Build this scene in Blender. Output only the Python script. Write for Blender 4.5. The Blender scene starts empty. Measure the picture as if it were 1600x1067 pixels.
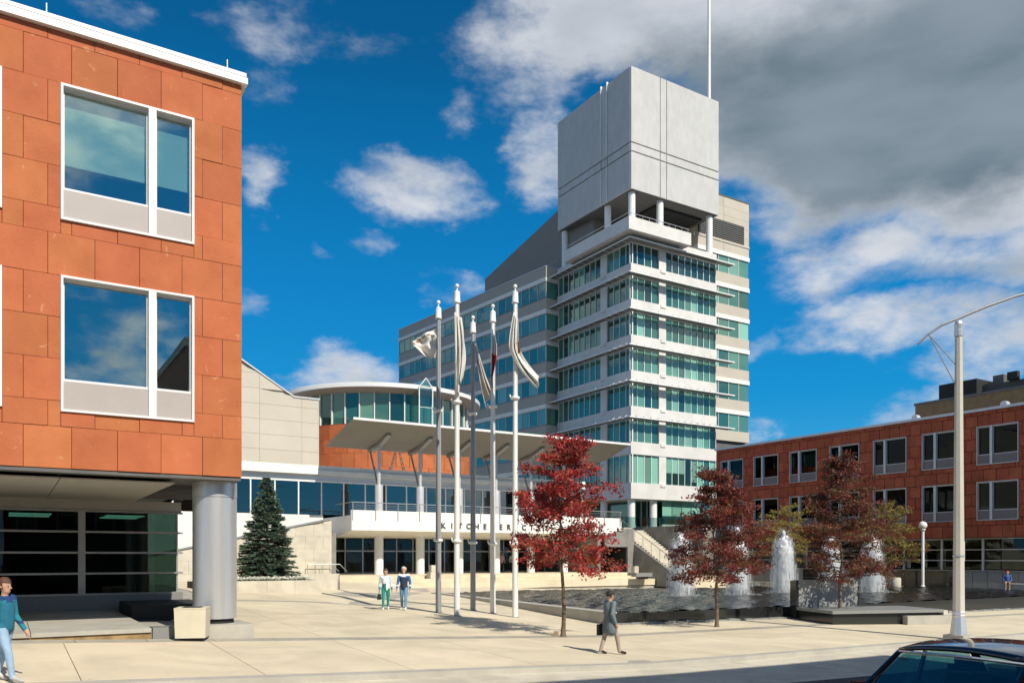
import bpy, bmesh, math, random
from mathutils import Vector, Matrix
R = math.radians
random.seed(7)
SC = bpy.context.scene
COL = SC.collection

# ------------------------------------------------------------------ camera, sky, sun, exposure
F, YH, H = 1270.0, 870.0, 2.6           # focal length and horizon of the photograph (1600 wide), eye height
cam_d = bpy.data.cameras.new('camera'); cam = bpy.data.objects.new('camera', cam_d); COL.objects.link(cam)
cam.location = (0, 0, H); cam.rotation_euler = (R(90), 0, 0)
cam_d.sensor_width = 36; cam_d.lens = 36 * F / 1600; cam_d.shift_y = (YH - 533.5) / 1600
cam_d.clip_start = .1; cam_d.clip_end = 6000
SC.camera = cam
SUN_EL = R(42); SUN_DIR = Vector((.62, -.785, 0)).normalized()      # horizontal direction towards the sun
sun_d = bpy.data.lights.new('sun', 'SUN'); sun = bpy.data.objects.new('sun', sun_d); COL.objects.link(sun)
sun_d.energy = 5.0; sun_d.angle = R(.5); sun_d.color = (1, .93, .80)
to_sun = Vector((SUN_DIR.x * math.cos(SUN_EL), SUN_DIR.y * math.cos(SUN_EL), math.sin(SUN_EL)))
sun.rotation_euler = to_sun.to_track_quat('Z', 'Y').to_euler()
sun.location = (40, -60, 80)
SC.view_settings.view_transform = 'Standard'; SC.view_settings.look = 'None'
SC.view_settings.exposure = 0.03; SC.view_settings.gamma = 1; SC.view_settings.use_curve_mapping = False
SC.cycles.use_denoising = True
SC.cycles.max_bounces = 6; SC.cycles.transparent_max_bounces = 10; SC.cycles.caustics_reflective = False; SC.cycles.caustics_refractive = False

world = bpy.data.worlds.new('World'); SC.world = world; world.use_nodes = True
def build_sky():
    nt = world.node_tree; nt.nodes.clear(); N = nt.nodes; L = nt.links
    def n(t, **k):
        x = N.new(t)
        for a, b in k.items(): setattr(x, a, b)
        return x
    def put(sock, v):
        if isinstance(v, bpy.types.NodeSocket): L.new(v, sock)
        else: sock.default_value = v
    def m(op, a, b=0.0, c=0.0, clamp=False):
        x = n('ShaderNodeMath', operation=op, use_clamp=clamp)
        put(x.inputs[0], a); put(x.inputs[1], b); put(x.inputs[2], c)
        return x.outputs[0]
    def ss(v, a, b):
        x = n('ShaderNodeMapRange', interpolation_type='SMOOTHSTEP'); put(x.inputs[0], v); put(x.inputs[1], a); put(x.inputs[2], b)
        return x.outputs[0]
    sky = n('ShaderNodeTexSky', sky_type='NISHITA', sun_disc=False, sun_elevation=SUN_EL,
            sun_rotation=math.atan2(SUN_DIR.x, SUN_DIR.y), altitude=300, air_density=1.0, dust_density=.3, ozone_density=3.0)
    hs = n('ShaderNodeHueSaturation'); L.new(sky.outputs[0], hs.inputs['Color']); hs.inputs['Saturation'].default_value = 1.25; hs.inputs['Value'].default_value = 1.0
    tc = n('ShaderNodeTexCoord'); sp = n('ShaderNodeSeparateXYZ'); L.new(tc.outputs['Generated'], sp.inputs[0])
    az = m('ARCTAN2', sp.outputs[0], sp.outputs[1]); el = m('ARCSINE', sp.outputs[2])
    low = n('ShaderNodeValToRGB'); L.new(el, low.inputs[0]); e = low.color_ramp.elements      # deep polarised blue, paler towards the horizon
    e[0].position = 0.0; e[0].color = (.16, .52, .82, 1); e[1].position = .75; e[1].color = (.0, .075, .23, 1)
    for ps_, c_ in ((.10, (.03, .40, .78)), (.19, (.0, .315, .72)), (.31, (.0, .248, .63)), (.55, (.0, .122, .33))): k_ = e.new(ps_); k_.color = (*c_, 1)
    l10 = n('ShaderNodeVectorMath', operation='SCALE'); L.new(low.outputs[0], l10.inputs[0]); l10.inputs['Scale'].default_value = 9.0
    blue = n('ShaderNodeMix', data_type='RGBA'); blue.inputs['Factor'].default_value = .92; L.new(hs.outputs[0], blue.inputs['A']); L.new(l10.outputs[0], blue.inputs['B'])
    def noise(scale, detail, rough, off=(0, 0, 0), zs=1.7):
        mp = n('ShaderNodeMapping'); L.new(tc.outputs['Generated'], mp.inputs[0]); mp.inputs['Scale'].default_value = (1, 1, zs); mp.inputs['Location'].default_value = off
        x = n('ShaderNodeTexNoise'); L.new(mp.outputs[0], x.inputs['Vector'])
        x.inputs['Scale'].default_value = scale; x.inputs['Detail'].default_value = detail; x.inputs['Roughness'].default_value = rough
        return x
    wn = noise(7, 6, .6, (3, 1, 2))
    ws = n('ShaderNodeSeparateColor'); L.new(wn.outputs['Color'], ws.inputs[0])
    azw = m('ADD', az, m('MULTIPLY', m('SUBTRACT', ws.outputs[0], .5), .17)); elw = m('ADD', el, m('MULTIPLY', m('SUBTRACT', ws.outputs[1], .5), .10))
    P = n('ShaderNodeCombineXYZ'); L.new(azw, P.inputs[0]); L.new(elw, P.inputs[1])
    def dirpix(px, py):
        x = (px - 800) / F; z = (YH - py) / F
        return math.atan2(x, 1), math.atan2(z, math.hypot(1, x))
    def ell(px, py, rx, ry, s):
        a, e = dirpix(px, py); a0, _ = dirpix(px - rx, py); a1, _ = dirpix(px + rx, py); _, e0 = dirpix(px, py + ry); _, e1 = dirpix(px, py - ry)
        v = n('ShaderNodeVectorMath', operation='SUBTRACT'); L.new(P.outputs[0], v.inputs[0]); v.inputs[1].default_value = (a, e, 0)
        w = n('ShaderNodeVectorMath', operation='MULTIPLY'); L.new(v.outputs[0], w.inputs[0]); w.inputs[1].default_value = (2 / (a1 - a0), 2 / (e1 - e0), 0)
        d = n('ShaderNodeVectorMath', operation='DOT_PRODUCT'); L.new(w.outputs[0], d.inputs[0]); L.new(w.outputs[0], d.inputs[1])
        return m('MULTIPLY', m('SUBTRACT', 1.0, d.outputs['Value']), s)
    def union(l):
        r = l[0]
        for x in l[1:]: r = m('MAXIMUM', r, x)
        return r
    blobs = union([ell(*b) for b in (
        (1450, 120, 520, 270, 3.2), (1050, 30, 380, 120, 2.2), (1240, 200, 230, 140, 2.6), (1560, 300, 230, 90, 1.6), (815, 70, 120, 110, .8), (1250, 330, 170, 70, .9), (835, 235, 62, 75, .95), (650, 300, 105, 52, .95),
        (580, 368, 42, 24, .5), (408, 282, 46, 58, .8), (470, 40, 120, 45, .42), (415, 130, 45, 40, .3), (180, 12, 60, 26, .3), (718, 175, 34, 30, .5),
        (540, 590, 100, 52, 1), (1400, 400, 230, 75, 1), (1600, 360, 180, 120, 1), (1400, 505, 190, 52, .95), (1580, 530, 150, 78, 1), (1480, 618, 110, 30, .6),
        (1400, 650, 60, 22, .5), (1160, 682, 34, 24, .5), (690, 437, 42, 26, .45), (508, 392, 16, 14, .35), (1190, 530, 34, 20, .4), (395, 465, 24, 24, .35))])
    fb = noise(13, 9, .6, (0, 0, 0), 2.0)
    fine = m('SUBTRACT', fb.outputs['Fac'], .5)
    lump = noise(6.5, 6, .55, (2, 9, 4), 2.6)
    gen = noise(3.4, 8, .56, (5, 7, 1), 2.2)
    genf = m('MULTIPLY', m('SUBTRACT', gen.outputs['Fac'], .472), 10.0)
    back = ss(m('ABSOLUTE', az), .66, .86)
    mixf = n('ShaderNodeMix'); L.new(back, mixf.inputs['Factor']); L.new(m('MAXIMUM', blobs, -1.5), mixf.inputs['A']); L.new(genf, mixf.inputs['B'])
    field = m('ADD', mixf.outputs['Result'], m('MULTIPLY', fine, 2.9))
    dens = m('POWER', ss(field, -.25, 1.35), 1.3)
    dark = union([ell(1440, 150, 460, 215, 1.9), ell(1150, 130, 220, 110, 1.0), ell(1330, 330, 160, 50, .45), ell(1560, 480, 120, 30, .25), ell(1500, 430, 200, 25, .3)])
    dk = ss(m('ADD', dark, m('MULTIPLY', fine, .9)), -.35, 1.25)
    sh = ss(m('ADD', m('MULTIPLY', field, .35), m('MULTIPLY', m('SUBTRACT', lump.outputs['Fac'], .5), 4.0)), -.5, 1.5)          # thick parts a little greyer
    c1 = n('ShaderNodeMix', data_type='RGBA'); L.new(m('MULTIPLY', sh, .8), c1.inputs['Factor']); c1.inputs['A'].default_value = (7.4, 7.6, 8.0, 1); c1.inputs['B'].default_value = (4.3, 4.8, 5.5, 1)
    dl = noise(3.2, 7, .5, (1, 4, 8), 3.0); dcol = n('ShaderNodeMix', data_type='RGBA'); L.new(ss(dl.outputs['Fac'], .34, .66), dcol.inputs['Factor']); dcol.inputs['A'].default_value = (1.1, 1.65, 2.05, 1); dcol.inputs['B'].default_value = (2.5, 3.1, 3.6, 1)
    c2 = n('ShaderNodeMix', data_type='RGBA'); L.new(m('MULTIPLY', dk, .95), c2.inputs['Factor']); L.new(c1.outputs['Result'], c2.inputs['A']); L.new(dcol.outputs['Result'], c2.inputs['B'])
    fin = n('ShaderNodeMix', data_type='RGBA'); L.new(m('MULTIPLY', dens, .96), fin.inputs['Factor']); L.new(blue.outputs['Result'], fin.inputs['A']); L.new(c2.outputs['Result'], fin.inputs['B'])
    bg = n('ShaderNodeBackground'); L.new(fin.outputs['Result'], bg.inputs[0]); bg.inputs[1].default_value = .1
    o = n('ShaderNodeOutputWorld'); L.new(bg.outputs[0], o.inputs[0])
build_sky()

# ------------------------------------------------------------------ helpers
class MB:
    def __init__(s): s.v = []; s.f = []; s.m = []; s.mi = 0
    def add(s, vs, fs):
        k = len(s.v); s.v += [tuple(p) for p in vs]; s.f += [[i + k for i in f] for f in fs]; s.m += [s.mi] * len(fs); return s
    def box(s, x0, x1, y0, y1, z0, z1):
        return s.add([(x0, y0, z0), (x1, y0, z0), (x1, y1, z0), (x0, y1, z0), (x0, y0, z1), (x1, y0, z1), (x1, y1, z1), (x0, y1, z1)],
                     [(0, 3, 2, 1), (4, 5, 6, 7), (0, 1, 5, 4), (1, 2, 6, 5), (2, 3, 7, 6), (3, 0, 4, 7)])
    def loft(s, a, b, caps=True):
        n = len(a)
        fs = [(i, (i + 1) % n, n + (i + 1) % n, n + i) for i in range(n)]
        if caps: fs += [tuple(range(n - 1, -1, -1)), tuple(range(n, 2 * n))]
        return s.add(list(a) + list(b), fs)
    def prism(s, pts, z0, z1): return s.loft([(x, y, z0) for x, y in pts], [(x, y, z1) for x, y in pts])
    def exx(s, prof, x0, x1): return s.loft([(x0, y, z) for y, z in prof], [(x1, y, z) for y, z in prof])
    def exy(s, prof, y0, y1): return s.loft([(x, y0, z) for x, z in prof], [(x, y1, z) for x, z in prof])
    def tube(s, p, q, r0, r1=None, n=8, caps=True):
        p = Vector(p); q = Vector(q); r1 = r0 if r1 is None else r1
        d = (q - p).normalized(); t = Vector((0, 0, 1)) if abs(d.z) < .9 else Vector((1, 0, 0))
        a = d.cross(t).normalized(); b = d.cross(a)
        ring = lambda c, r: [c + (a * math.cos(2 * math.pi * i / n) + b * math.sin(2 * math.pi * i / n)) * r for i in range(n)]
        return s.loft(ring(p, r0), ring(q, r1), caps)
    def path(s, pts, rs, n=8):
        for i in range(len(pts) - 1): s.tube(pts[i], pts[i + 1], rs[i], rs[i + 1], n)
        return s
    def lathe(s, prof, n=24, cx=0, cy=0):
        vs = []; fs = []
        for r, z in prof: vs += [(cx + r * math.cos(2 * math.pi * i / n), cy + r * math.sin(2 * math.pi * i / n), z) for i in range(n)]
        for j in range(len(prof) - 1):
            fs += [(j * n + i, j * n + (i + 1) % n, (j + 1) * n + (i + 1) % n, (j + 1) * n + i) for i in range(n)]
        fs += [tuple(range(n - 1, -1, -1)), tuple(range((len(prof) - 1) * n, len(prof) * n))]
        return s.add(vs, fs)
    def ball(s, c, r, n=10, sz=(1, 1, 1)):
        k = n // 2; vs = []; fs = []
        for j in range(1, k):
            t = math.pi * j / k
            vs += [(c[0] + r * sz[0] * math.sin(t) * math.cos(2 * math.pi * i / n), c[1] + r * sz[1] * math.sin(t) * math.sin(2 * math.pi * i / n), c[2] + r * sz[2] * math.cos(t)) for i in range(n)]
        vs += [(c[0], c[1], c[2] + r * sz[2]), (c[0], c[1], c[2] - r * sz[2])]; T = len(vs) - 2
        for j in range(k - 2): fs += [(j * n + i, (j + 1) * n + i, (j + 1) * n + (i + 1) % n, j * n + (i + 1) % n) for i in range(n)]
        fs += [(T, i, (i + 1) % n) for i in range(n)] + [(T + 1, (k - 2) * n + (i + 1) % n, (k - 2) * n + i) for i in range(n)]
        return s.add(vs, fs)
    def mesh(s, name, mats, smooth=False, fix=True, angle=None):
        me = bpy.data.meshes.new(name); me.from_pydata(s.v, [], s.f)
        for x in (mats if isinstance(mats, (list, tuple)) else [mats]): me.materials.append(x)
        me.polygons.foreach_set('material_index', s.m)
        if smooth: me.polygons.foreach_set('use_smooth', [True] * len(s.f))
        if fix:
            bm = bmesh.new(); bm.from_mesh(me); bmesh.ops.recalc_face_normals(bm, faces=bm.faces); bm.to_mesh(me); bm.free()
        if smooth and angle: me.set_sharp_from_angle(angle=R(angle))
        me.update(); return me
    def build(s, name, mats, parent=None, loc=(0, 0, 0), rz=0, smooth=False, fix=True, angle=40):
        return obj(name, s.mesh(name, mats, smooth, fix, angle), parent, loc, rz)
def obj(name, data, parent=None, loc=(0, 0, 0), rz=0):
    o = bpy.data.objects.new(name, data); COL.objects.link(o); o.parent = parent; o.location = loc
    if rz: o.rotation_euler = (0, 0, rz)
    return o
def tag(o, label=None, cat=None, group=None, kind=None):
    if label: o['label'] = label
    if cat: o['category'] = cat
    if group: o['group'] = group
    if kind: o['kind'] = kind
    return o
def empty(name, loc, rz=0, **k): return tag(obj(name, None, None, loc, rz), **k)
def B(name, parent, mat, *boxes, **k):
    mb = MB()
    for b in boxes: mb.box(*b)
    return mb.build(name, mat, parent, **k)
_cache = {}
def piece(name, parent, mat, x0, x1, y0, y1, z0, z1, ch=0.0):
    key = (round(x1 - x0, 3), round(y1 - y0, 3), round(z1 - z0, 3), mat.name, ch)
    if key not in _cache:
        a, b, c = (x1 - x0) / 2, (y1 - y0) / 2, (z1 - z0) / 2
        _cache[key] = MB().box(-a, a, -b, b, -c, c).mesh(name, mat, fix=False)
    return obj(name, _cache[key], parent, ((x0 + x1) / 2, (y0 + y1) / 2, (z0 + z1) / 2))
def copy_tree(o, parent=None):
    c = o.copy(); COL.objects.link(c); c.parent = parent
    for ch in list(o.children): copy_tree(ch, c)
    return c
AL = R(31.9)
def ax(ang): return Vector((math.cos(ang), math.sin(ang))), Vector((-math.sin(ang), math.cos(ang)))
U, V = ax(AL)
def along(px, o, ang, b=0):                   # where a sight line meets a wall line of the plan (used to set real positions)
    u, v = ax(ang); k = (px - 800) / F; x = o[0] + b * v.x; y = o[1] + b * v.y
    return (k * y - x) / (u.x - k * u.y)
def drop(X, Y):
    X = max(X, -14); s = .055 * X if X < 3 else .165 + .015 * (min(X, 60) - 3)
    d = 2.4 + s - .006 * (min(Y, 60) - 25)
    if Y < 20: d -= .025 * (20 - max(Y, 0)) * min(1, max(0, (X + 2) / 6))
    lo = 2.12 if Y >= 30 else (1.9 if Y <= 22 else 1.9 + .22 * (Y - 22) / 8)
    lo -= .6 * min(1, max(0, (-7 - X) / 3))
    return max(d, lo)
def g(X, Y): return H - drop(X, Y)
def onground(px, py):                          # ground point under a pixel of the photograph
    k = (px - 800) / F; Y = 25.0
    for _ in range(60): Y = .5 * Y + .5 * F * drop(k * Y, Y) / (py - YH)
    return Vector((k * Y, Y, g(k * Y, Y)))

# ------------------------------------------------------------------ materials
def mat(name, col, rough=.6, metal=0.0, var=.12, scale=2.0, bump=0.0, bscale=40.0, rnd=0.0, spec=.5, col2=None, detail=6, hue=0.0, trans=0.0, stretch=(1, 1, 1)):
    M = bpy.data.materials.new(name); M.use_nodes = True; nt = M.node_tree; N = nt.nodes; L = nt.links
    P = N['Principled BSDF']; P.inputs['Roughness'].default_value = rough; P.inputs['Metallic'].default_value = metal; P.inputs['Specular IOR Level'].default_value = spec
    ge = N.new('ShaderNodeNewGeometry'); mp = N.new('ShaderNodeMapping'); L.new(ge.outputs['Position'], mp.inputs[0]); mp.inputs['Scale'].default_value = stretch
    no = N.new('ShaderNodeTexNoise'); L.new(mp.outputs[0], no.inputs['Vector']); no.inputs['Scale'].default_value = scale; no.inputs['Detail'].default_value = detail; no.inputs['Roughness'].default_value = .62
    rp = N.new('ShaderNodeValToRGB'); L.new(no.outputs['Fac'], rp.inputs[0]); rp.color_ramp.elements[0].position = .3; rp.color_ramp.elements[1].position = .7
    lo = col2 or [c * (1 - var) for c in col]; hi = [min(1, c * (1 + var)) for c in col]
    rp.color_ramp.elements[0].color = (*lo, 1); rp.color_ramp.elements[1].color = (*hi, 1)
    out = rp.outputs[0]
    if rnd or hue:
        oi = N.new('ShaderNodeObjectInfo'); hs = N.new('ShaderNodeHueSaturation'); mr = N.new('ShaderNodeMapRange'); L.new(oi.outputs['Random'], mr.inputs[0])
        mr.inputs[3].default_value = 1 - rnd; mr.inputs[4].default_value = 1 + rnd; L.new(mr.outputs[0], hs.inputs['Value']); L.new(out, hs.inputs['Color']); out = hs.outputs[0]
        if hue:
            mh = N.new('ShaderNodeMath'); mh.operation = 'MULTIPLY_ADD'; fr = N.new('ShaderNodeMath'); fr.operation = 'FRACT'; f7 = N.new('ShaderNodeMath'); f7.operation = 'MULTIPLY'
            L.new(oi.outputs['Random'], f7.inputs[0]); f7.inputs[1].default_value = 17.3; L.new(f7.outputs[0], fr.inputs[0]); L.new(fr.outputs[0], mh.inputs[0]); mh.inputs[1].default_value = hue; mh.inputs[2].default_value = .5 - hue / 2
            L.new(mh.outputs[0], hs.inputs['Hue'])
    L.new(out, P.inputs['Base Color'])
    if bump:
        nb = N.new('ShaderNodeTexNoise'); L.new(mp.outputs[0], nb.inputs['Vector']); nb.inputs['Scale'].default_value = bscale; nb.inputs['Detail'].default_value = 5
        bu = N.new('ShaderNodeBump'); bu.inputs['Strength'].default_value = bump; bu.inputs['Distance'].default_value = .02 if bscale > 5.5 else .12; L.new(nb.outputs['Fac'], bu.inputs['Height']); L.new(bu.outputs[0], P.inputs['Normal'])
    if trans:
        tr = N.new('ShaderNodeBsdfTranslucent'); L.new(out, tr.inputs[0]); mx = N.new('ShaderNodeMixShader'); mx.inputs[0].default_value = trans
        L.new(P.outputs[0], mx.inputs[1]); L.new(tr.outputs[0], mx.inputs[2]); L.new(mx.outputs[0], N['Material Output'].inputs[0])
    return M
def glass(name, tint, base=.10, edge=.9, rough=.0):          # clear tinted pane: see-through plus mirror of the sky
    M = bpy.data.materials.new(name); M.use_nodes = True; nt = M.node_tree; N = nt.nodes; L = nt.links
    N.remove(N['Principled BSDF']); t = N.new('ShaderNodeBsdfTransparent'); t.inputs[0].default_value = (*tint, 1)
    gl = N.new('ShaderNodeBsdfGlossy'); gl.inputs['Roughness'].default_value = rough; gl.inputs[0].default_value = (.78, .92, .90, 1)
    lw = N.new('ShaderNodeLayerWeight'); lw.inputs[0].default_value = .35; mr = N.new('ShaderNodeMapRange'); L.new(lw.outputs['Facing'], mr.inputs[0]); mr.inputs[3].default_value = base; mr.inputs[4].default_value = edge
    nz = N.new('ShaderNodeTexNoise'); ge = N.new('ShaderNodeNewGeometry'); L.new(ge.outputs['Position'], nz.inputs['Vector']); nz.inputs['Scale'].default_value = .8; nz.inputs['Detail'].default_value = 1
    bu = N.new('ShaderNodeBump'); bu.inputs['Strength'].default_value = .05; bu.inputs['Distance'].default_value = .03; L.new(nz.outputs['Fac'], bu.inputs['Height']); L.new(bu.outputs[0], gl.inputs['Normal'])
    mx = N.new('ShaderNodeMixShader'); L.new(mr.outputs[0], mx.inputs[0]); L.new(t.outputs[0], mx.inputs[1]); L.new(gl.outputs[0], mx.inputs[2]); L.new(mx.outputs[0], N['Material Output'].inputs[0])
    return M
def coated(name, col, refl=.16, edge=.7):                    # tinted pane in front of drawn blinds or a dark room
    M = bpy.data.materials.new(name); M.use_nodes = True; nt = M.node_tree; N = nt.nodes; L = nt.links
    N.remove(N['Principled BSDF']); d = N.new('ShaderNodeBsdfDiffuse'); ge = N.new('ShaderNodeNewGeometry')
    oi = N.new('ShaderNodeObjectInfo'); hs = N.new('ShaderNodeHueSaturation'); hs.inputs['Color'].default_value = (*col, 1); mr0 = N.new('ShaderNodeMapRange'); L.new(oi.outputs['Random'], mr0.inputs[0]); mr0.inputs[3].default_value = .65; mr0.inputs[4].default_value = 1.3
    L.new(mr0.outputs[0], hs.inputs['Value']); L.new(hs.outputs[0], d.inputs[0])
    gl = N.new('ShaderNodeBsdfGlossy'); gl.inputs['Roughness'].default_value = .01; gl.inputs[0].default_value = (.44, .62, .52, 1)
    nz = N.new('ShaderNodeTexNoise'); L.new(ge.outputs['Position'], nz.inputs['Vector']); nz.inputs['Scale'].default_value = .7; nz.inputs['Detail'].default_value = 1
    bu = N.new('ShaderNodeBump'); bu.inputs['Strength'].default_value = .12; bu.inputs['Distance'].default_value = .05; L.new(nz.outputs['Fac'], bu.inputs['Height']); L.new(bu.outputs[0], gl.inputs['Normal'])
    lw = N.new('ShaderNodeLayerWeight'); lw.inputs[0].default_value = .3; mr = N.new('ShaderNodeMapRange'); L.new(lw.outputs['Facing'], mr.inputs[0]); mr.inputs[3].default_value = refl; mr.inputs[4].default_value = edge
    mx = N.new('ShaderNodeMixShader'); L.new(mr.outputs[0], mx.inputs[0]); L.new(d.outputs[0], mx.inputs[1]); L.new(gl.outputs[0], mx.inputs[2]); L.new(mx.outputs[0], N['Material Output'].inputs[0])
    return M
def stone_mat(name, c, c2, c3):
    M = mat(name, c, .82, var=.1, scale=1.3, bump=1.0 if 'rough' in name else .35, bscale=5 if 'rough' in name else 18, rnd=.13 if 'rough' in name else .075, hue=.009, spec=.25, col2=c2); N = M.node_tree.nodes; L = M.node_tree.links
    hs = [x for x in N if x.type == 'HUE_SAT'][0]; P = N['Principled BSDF']; ge = [x for x in N if x.type == 'NEW_GEOMETRY'][0]
    vo = N.new('ShaderNodeTexNoise'); L.new(ge.outputs['Position'], vo.inputs['Vector']); vo.inputs['Scale'].default_value = 3.1; vo.inputs['Detail'].default_value = 9; vo.inputs['Distortion'].default_value = 1.4
    rp = N.new('ShaderNodeValToRGB'); L.new(vo.outputs['Fac'], rp.inputs[0]); e = rp.color_ramp.elements; e[0].position = .67; e[0].color = (0, 0, 0, 1); e[1].position = .72; e[1].color = (.6, .6, .6, 1)
    mx = N.new('ShaderNodeMix'); mx.data_type = 'RGBA'; L.new(rp.outputs[0], mx.inputs['Factor']); L.new(hs.outputs[0], mx.inputs['A']); mx.inputs['B'].default_value = (*c3, 1); L.new(mx.outputs['Result'], P.inputs['Base Color'])
    return M
RED = stone_mat('sandstone', (.475, .152, .064), (.42, .125, .050), (.62, .30, .17))
def weather(M, amt=.14, sc=.9, speck=.8):                       # worn patches and small dark specks
    N = M.node_tree.nodes; L = M.node_tree.links; P = N['Principled BSDF']; src = P.inputs['Base Color'].links[0].from_socket
    ge = N.new('ShaderNodeNewGeometry'); a = N.new('ShaderNodeTexNoise'); L.new(ge.outputs['Position'], a.inputs['Vector']); a.inputs['Scale'].default_value = sc; a.inputs['Detail'].default_value = 8; a.inputs['Distortion'].default_value = 1.2
    r = N.new('ShaderNodeMapRange'); L.new(a.outputs['Fac'], r.inputs[0]); r.inputs[1].default_value = .42; r.inputs[2].default_value = .68; r.inputs[3].default_value = 1.03; r.inputs[4].default_value = 1 - amt
    b = N.new('ShaderNodeTexNoise'); L.new(ge.outputs['Position'], b.inputs['Vector']); b.inputs['Scale'].default_value = 9; b.inputs['Detail'].default_value = 1
    q = N.new('ShaderNodeMapRange'); L.new(b.outputs['Fac'], q.inputs[0]); q.inputs[1].default_value = .72; q.inputs[2].default_value = .76; q.inputs[3].default_value = 1; q.inputs[4].default_value = speck
    m1 = N.new('ShaderNodeMath'); m1.operation = 'MULTIPLY'; L.new(r.outputs[0], m1.inputs[0]); L.new(q.outputs[0], m1.inputs[1])
    v = N.new('ShaderNodeVectorMath'); v.operation = 'SCALE'; L.new(src, v.inputs[0]); L.new(m1.outputs[0], v.inputs['Scale']); L.new(v.outputs[0], P.inputs['Base Color'])
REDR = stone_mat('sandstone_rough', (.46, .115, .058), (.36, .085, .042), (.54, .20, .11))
MORTAR = mat('mortar', (.07, .03, .02), .9)
WHITE = mat('white_paint', (.80, .79, .75), .5, var=.03, scale=.7)
WMETAL = mat('white_metal', (.78, .78, .77), .35, var=.04, scale=.5)
LGREY = mat('light_grey_metal', (.60, .60, .61), .38, .3, var=.05)
BRUSH = mat('brushed_steel', (.70, .70, .70), .36, .7, var=.06, scale=8, stretch=(1, 1, .06))
weather(WHITE, .06, 1.2, 1.0)
GREYSP = mat('grey_spandrel', (.385, .35, .305), .45, var=.06, scale=.6)
CONC = mat('concrete', (.42, .40, .35), .85, var=.14, scale=1.2, bump=.25, bscale=30)
CONCD = mat('dark_concrete', (.24, .23, .21), .85, var=.16, scale=1.4, bump=.25, bscale=30)
PAVE = mat('pale_paving', (.66, .575, .42), .88, var=.085, scale=.5, bump=.15, bscale=60, rnd=.035, detail=10)
PAVED = mat('grey_pavers', (.39, .36, .30), .88, var=.1, scale=1.2, bump=.2, bscale=60, rnd=.05)
GUTTER = mat('pale_road_concrete', (.60, .55, .44), .9, var=.1, scale=.5, bump=.2, bscale=50, detail=10)
ASPH = mat('asphalt', (.055, .055, .058), .85, var=.25, scale=3, bump=.5, bscale=120)
GROUND = mat('ground_earth', (.09, .085, .075), .95, var=.2, scale=.1)
weather(PAVE, .13, .45); weather(GUTTER, .2, .8); weather(PAVED, .18, .9)
BEIGE = mat('beige_panels', (.52, .475, .40), .6, var=.05, scale=.5, rnd=.03)
STONEW = mat('pale_stone', (.56, .52, .43), .85, var=.1, scale=.9, bump=.2, bscale=25)
TCONC = mat('tower_tiles', (.52, .52, .51), .6, var=.07, scale=1.6, stretch=(1, 1, .35), bump=.1, bscale=6)
TSPAN = mat('tower_spandrel', (.68, .665, .64), .5, var=.04, scale=.6)
ROOFM = mat('grey_roof_metal', (.215, .20, .18), .55, var=.05, scale=.3)
DARK = mat('dark_interior', (.018, .02, .02), .8)
DIM = mat('dim_interior', (.05, .055, .052), .85, var=.4, scale=.5)
SOFF = mat('soffit', (.40, .38, .34), .8, var=.06)
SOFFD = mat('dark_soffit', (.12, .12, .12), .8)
PANELG = mat('window_spandrel', (.40, .355, .335), .5, var=.03)
PANELD = mat('dark_window_spandrel', (.20, .17, .165), .5, var=.05)  # darker copy of the spandrel for the shaded wing, shade put into the colour
GRANITE = mat('grey_granite', (.24, .245, .24), .45, var=.18, scale=30, rnd=.06)
BLACKG = mat('black_granite', (.02, .022, .022), .12, var=.3, scale=40)
BLIND = mat('mint_blind', (.58, .88, .80), .8, var=.04)
SHADEM = mat('shaded_underside_grey', (.20, .20, .20), .5, .2)  # sun-shade plates: the shade of their undersides is put into the colour
LETTER = mat('letter_metal', (.11, .11, .115), .4, .4)
RAILM = mat('rail_steel', (.42, .42, .42), .35, .6)
weather(TSPAN, .08, .5, 1.0); weather(TCONC, .045, .35, 1.0); weather(STONEW, .14, .8, .9); weather(CONCD, .2, .7, .9)
GL_OFF = glass('office_glass', (.93, 1, .98), .30, .9)
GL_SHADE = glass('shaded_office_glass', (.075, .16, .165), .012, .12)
GL_DARK = glass('dark_glass', (.17, .25, .23), .025, .25)
GL_CLEAR = glass('clear_glass', (.70, .86, .82), .10, .7)
GL_GAL = glass('gallery_glass', (.20, .25, .25), .14, .8)
PANES = [coated('pane_green', (.11, .27, .215)), coated('pane_teal', (.045, .16, .14)), coated('pane_mint', (.24, .50, .41)), coated('pane_deep', (.014, .06, .058)), coated('pane_blue', (.012, .052, .075))]
PANES_L = [coated('pane_grey_green', (.09, .19, .175), .26), coated('pane_grey_mint', (.20, .34, .31), .24), coated('pane_grey_deep', (.03, .085, .09), .26)]
MESHC = {}

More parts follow.
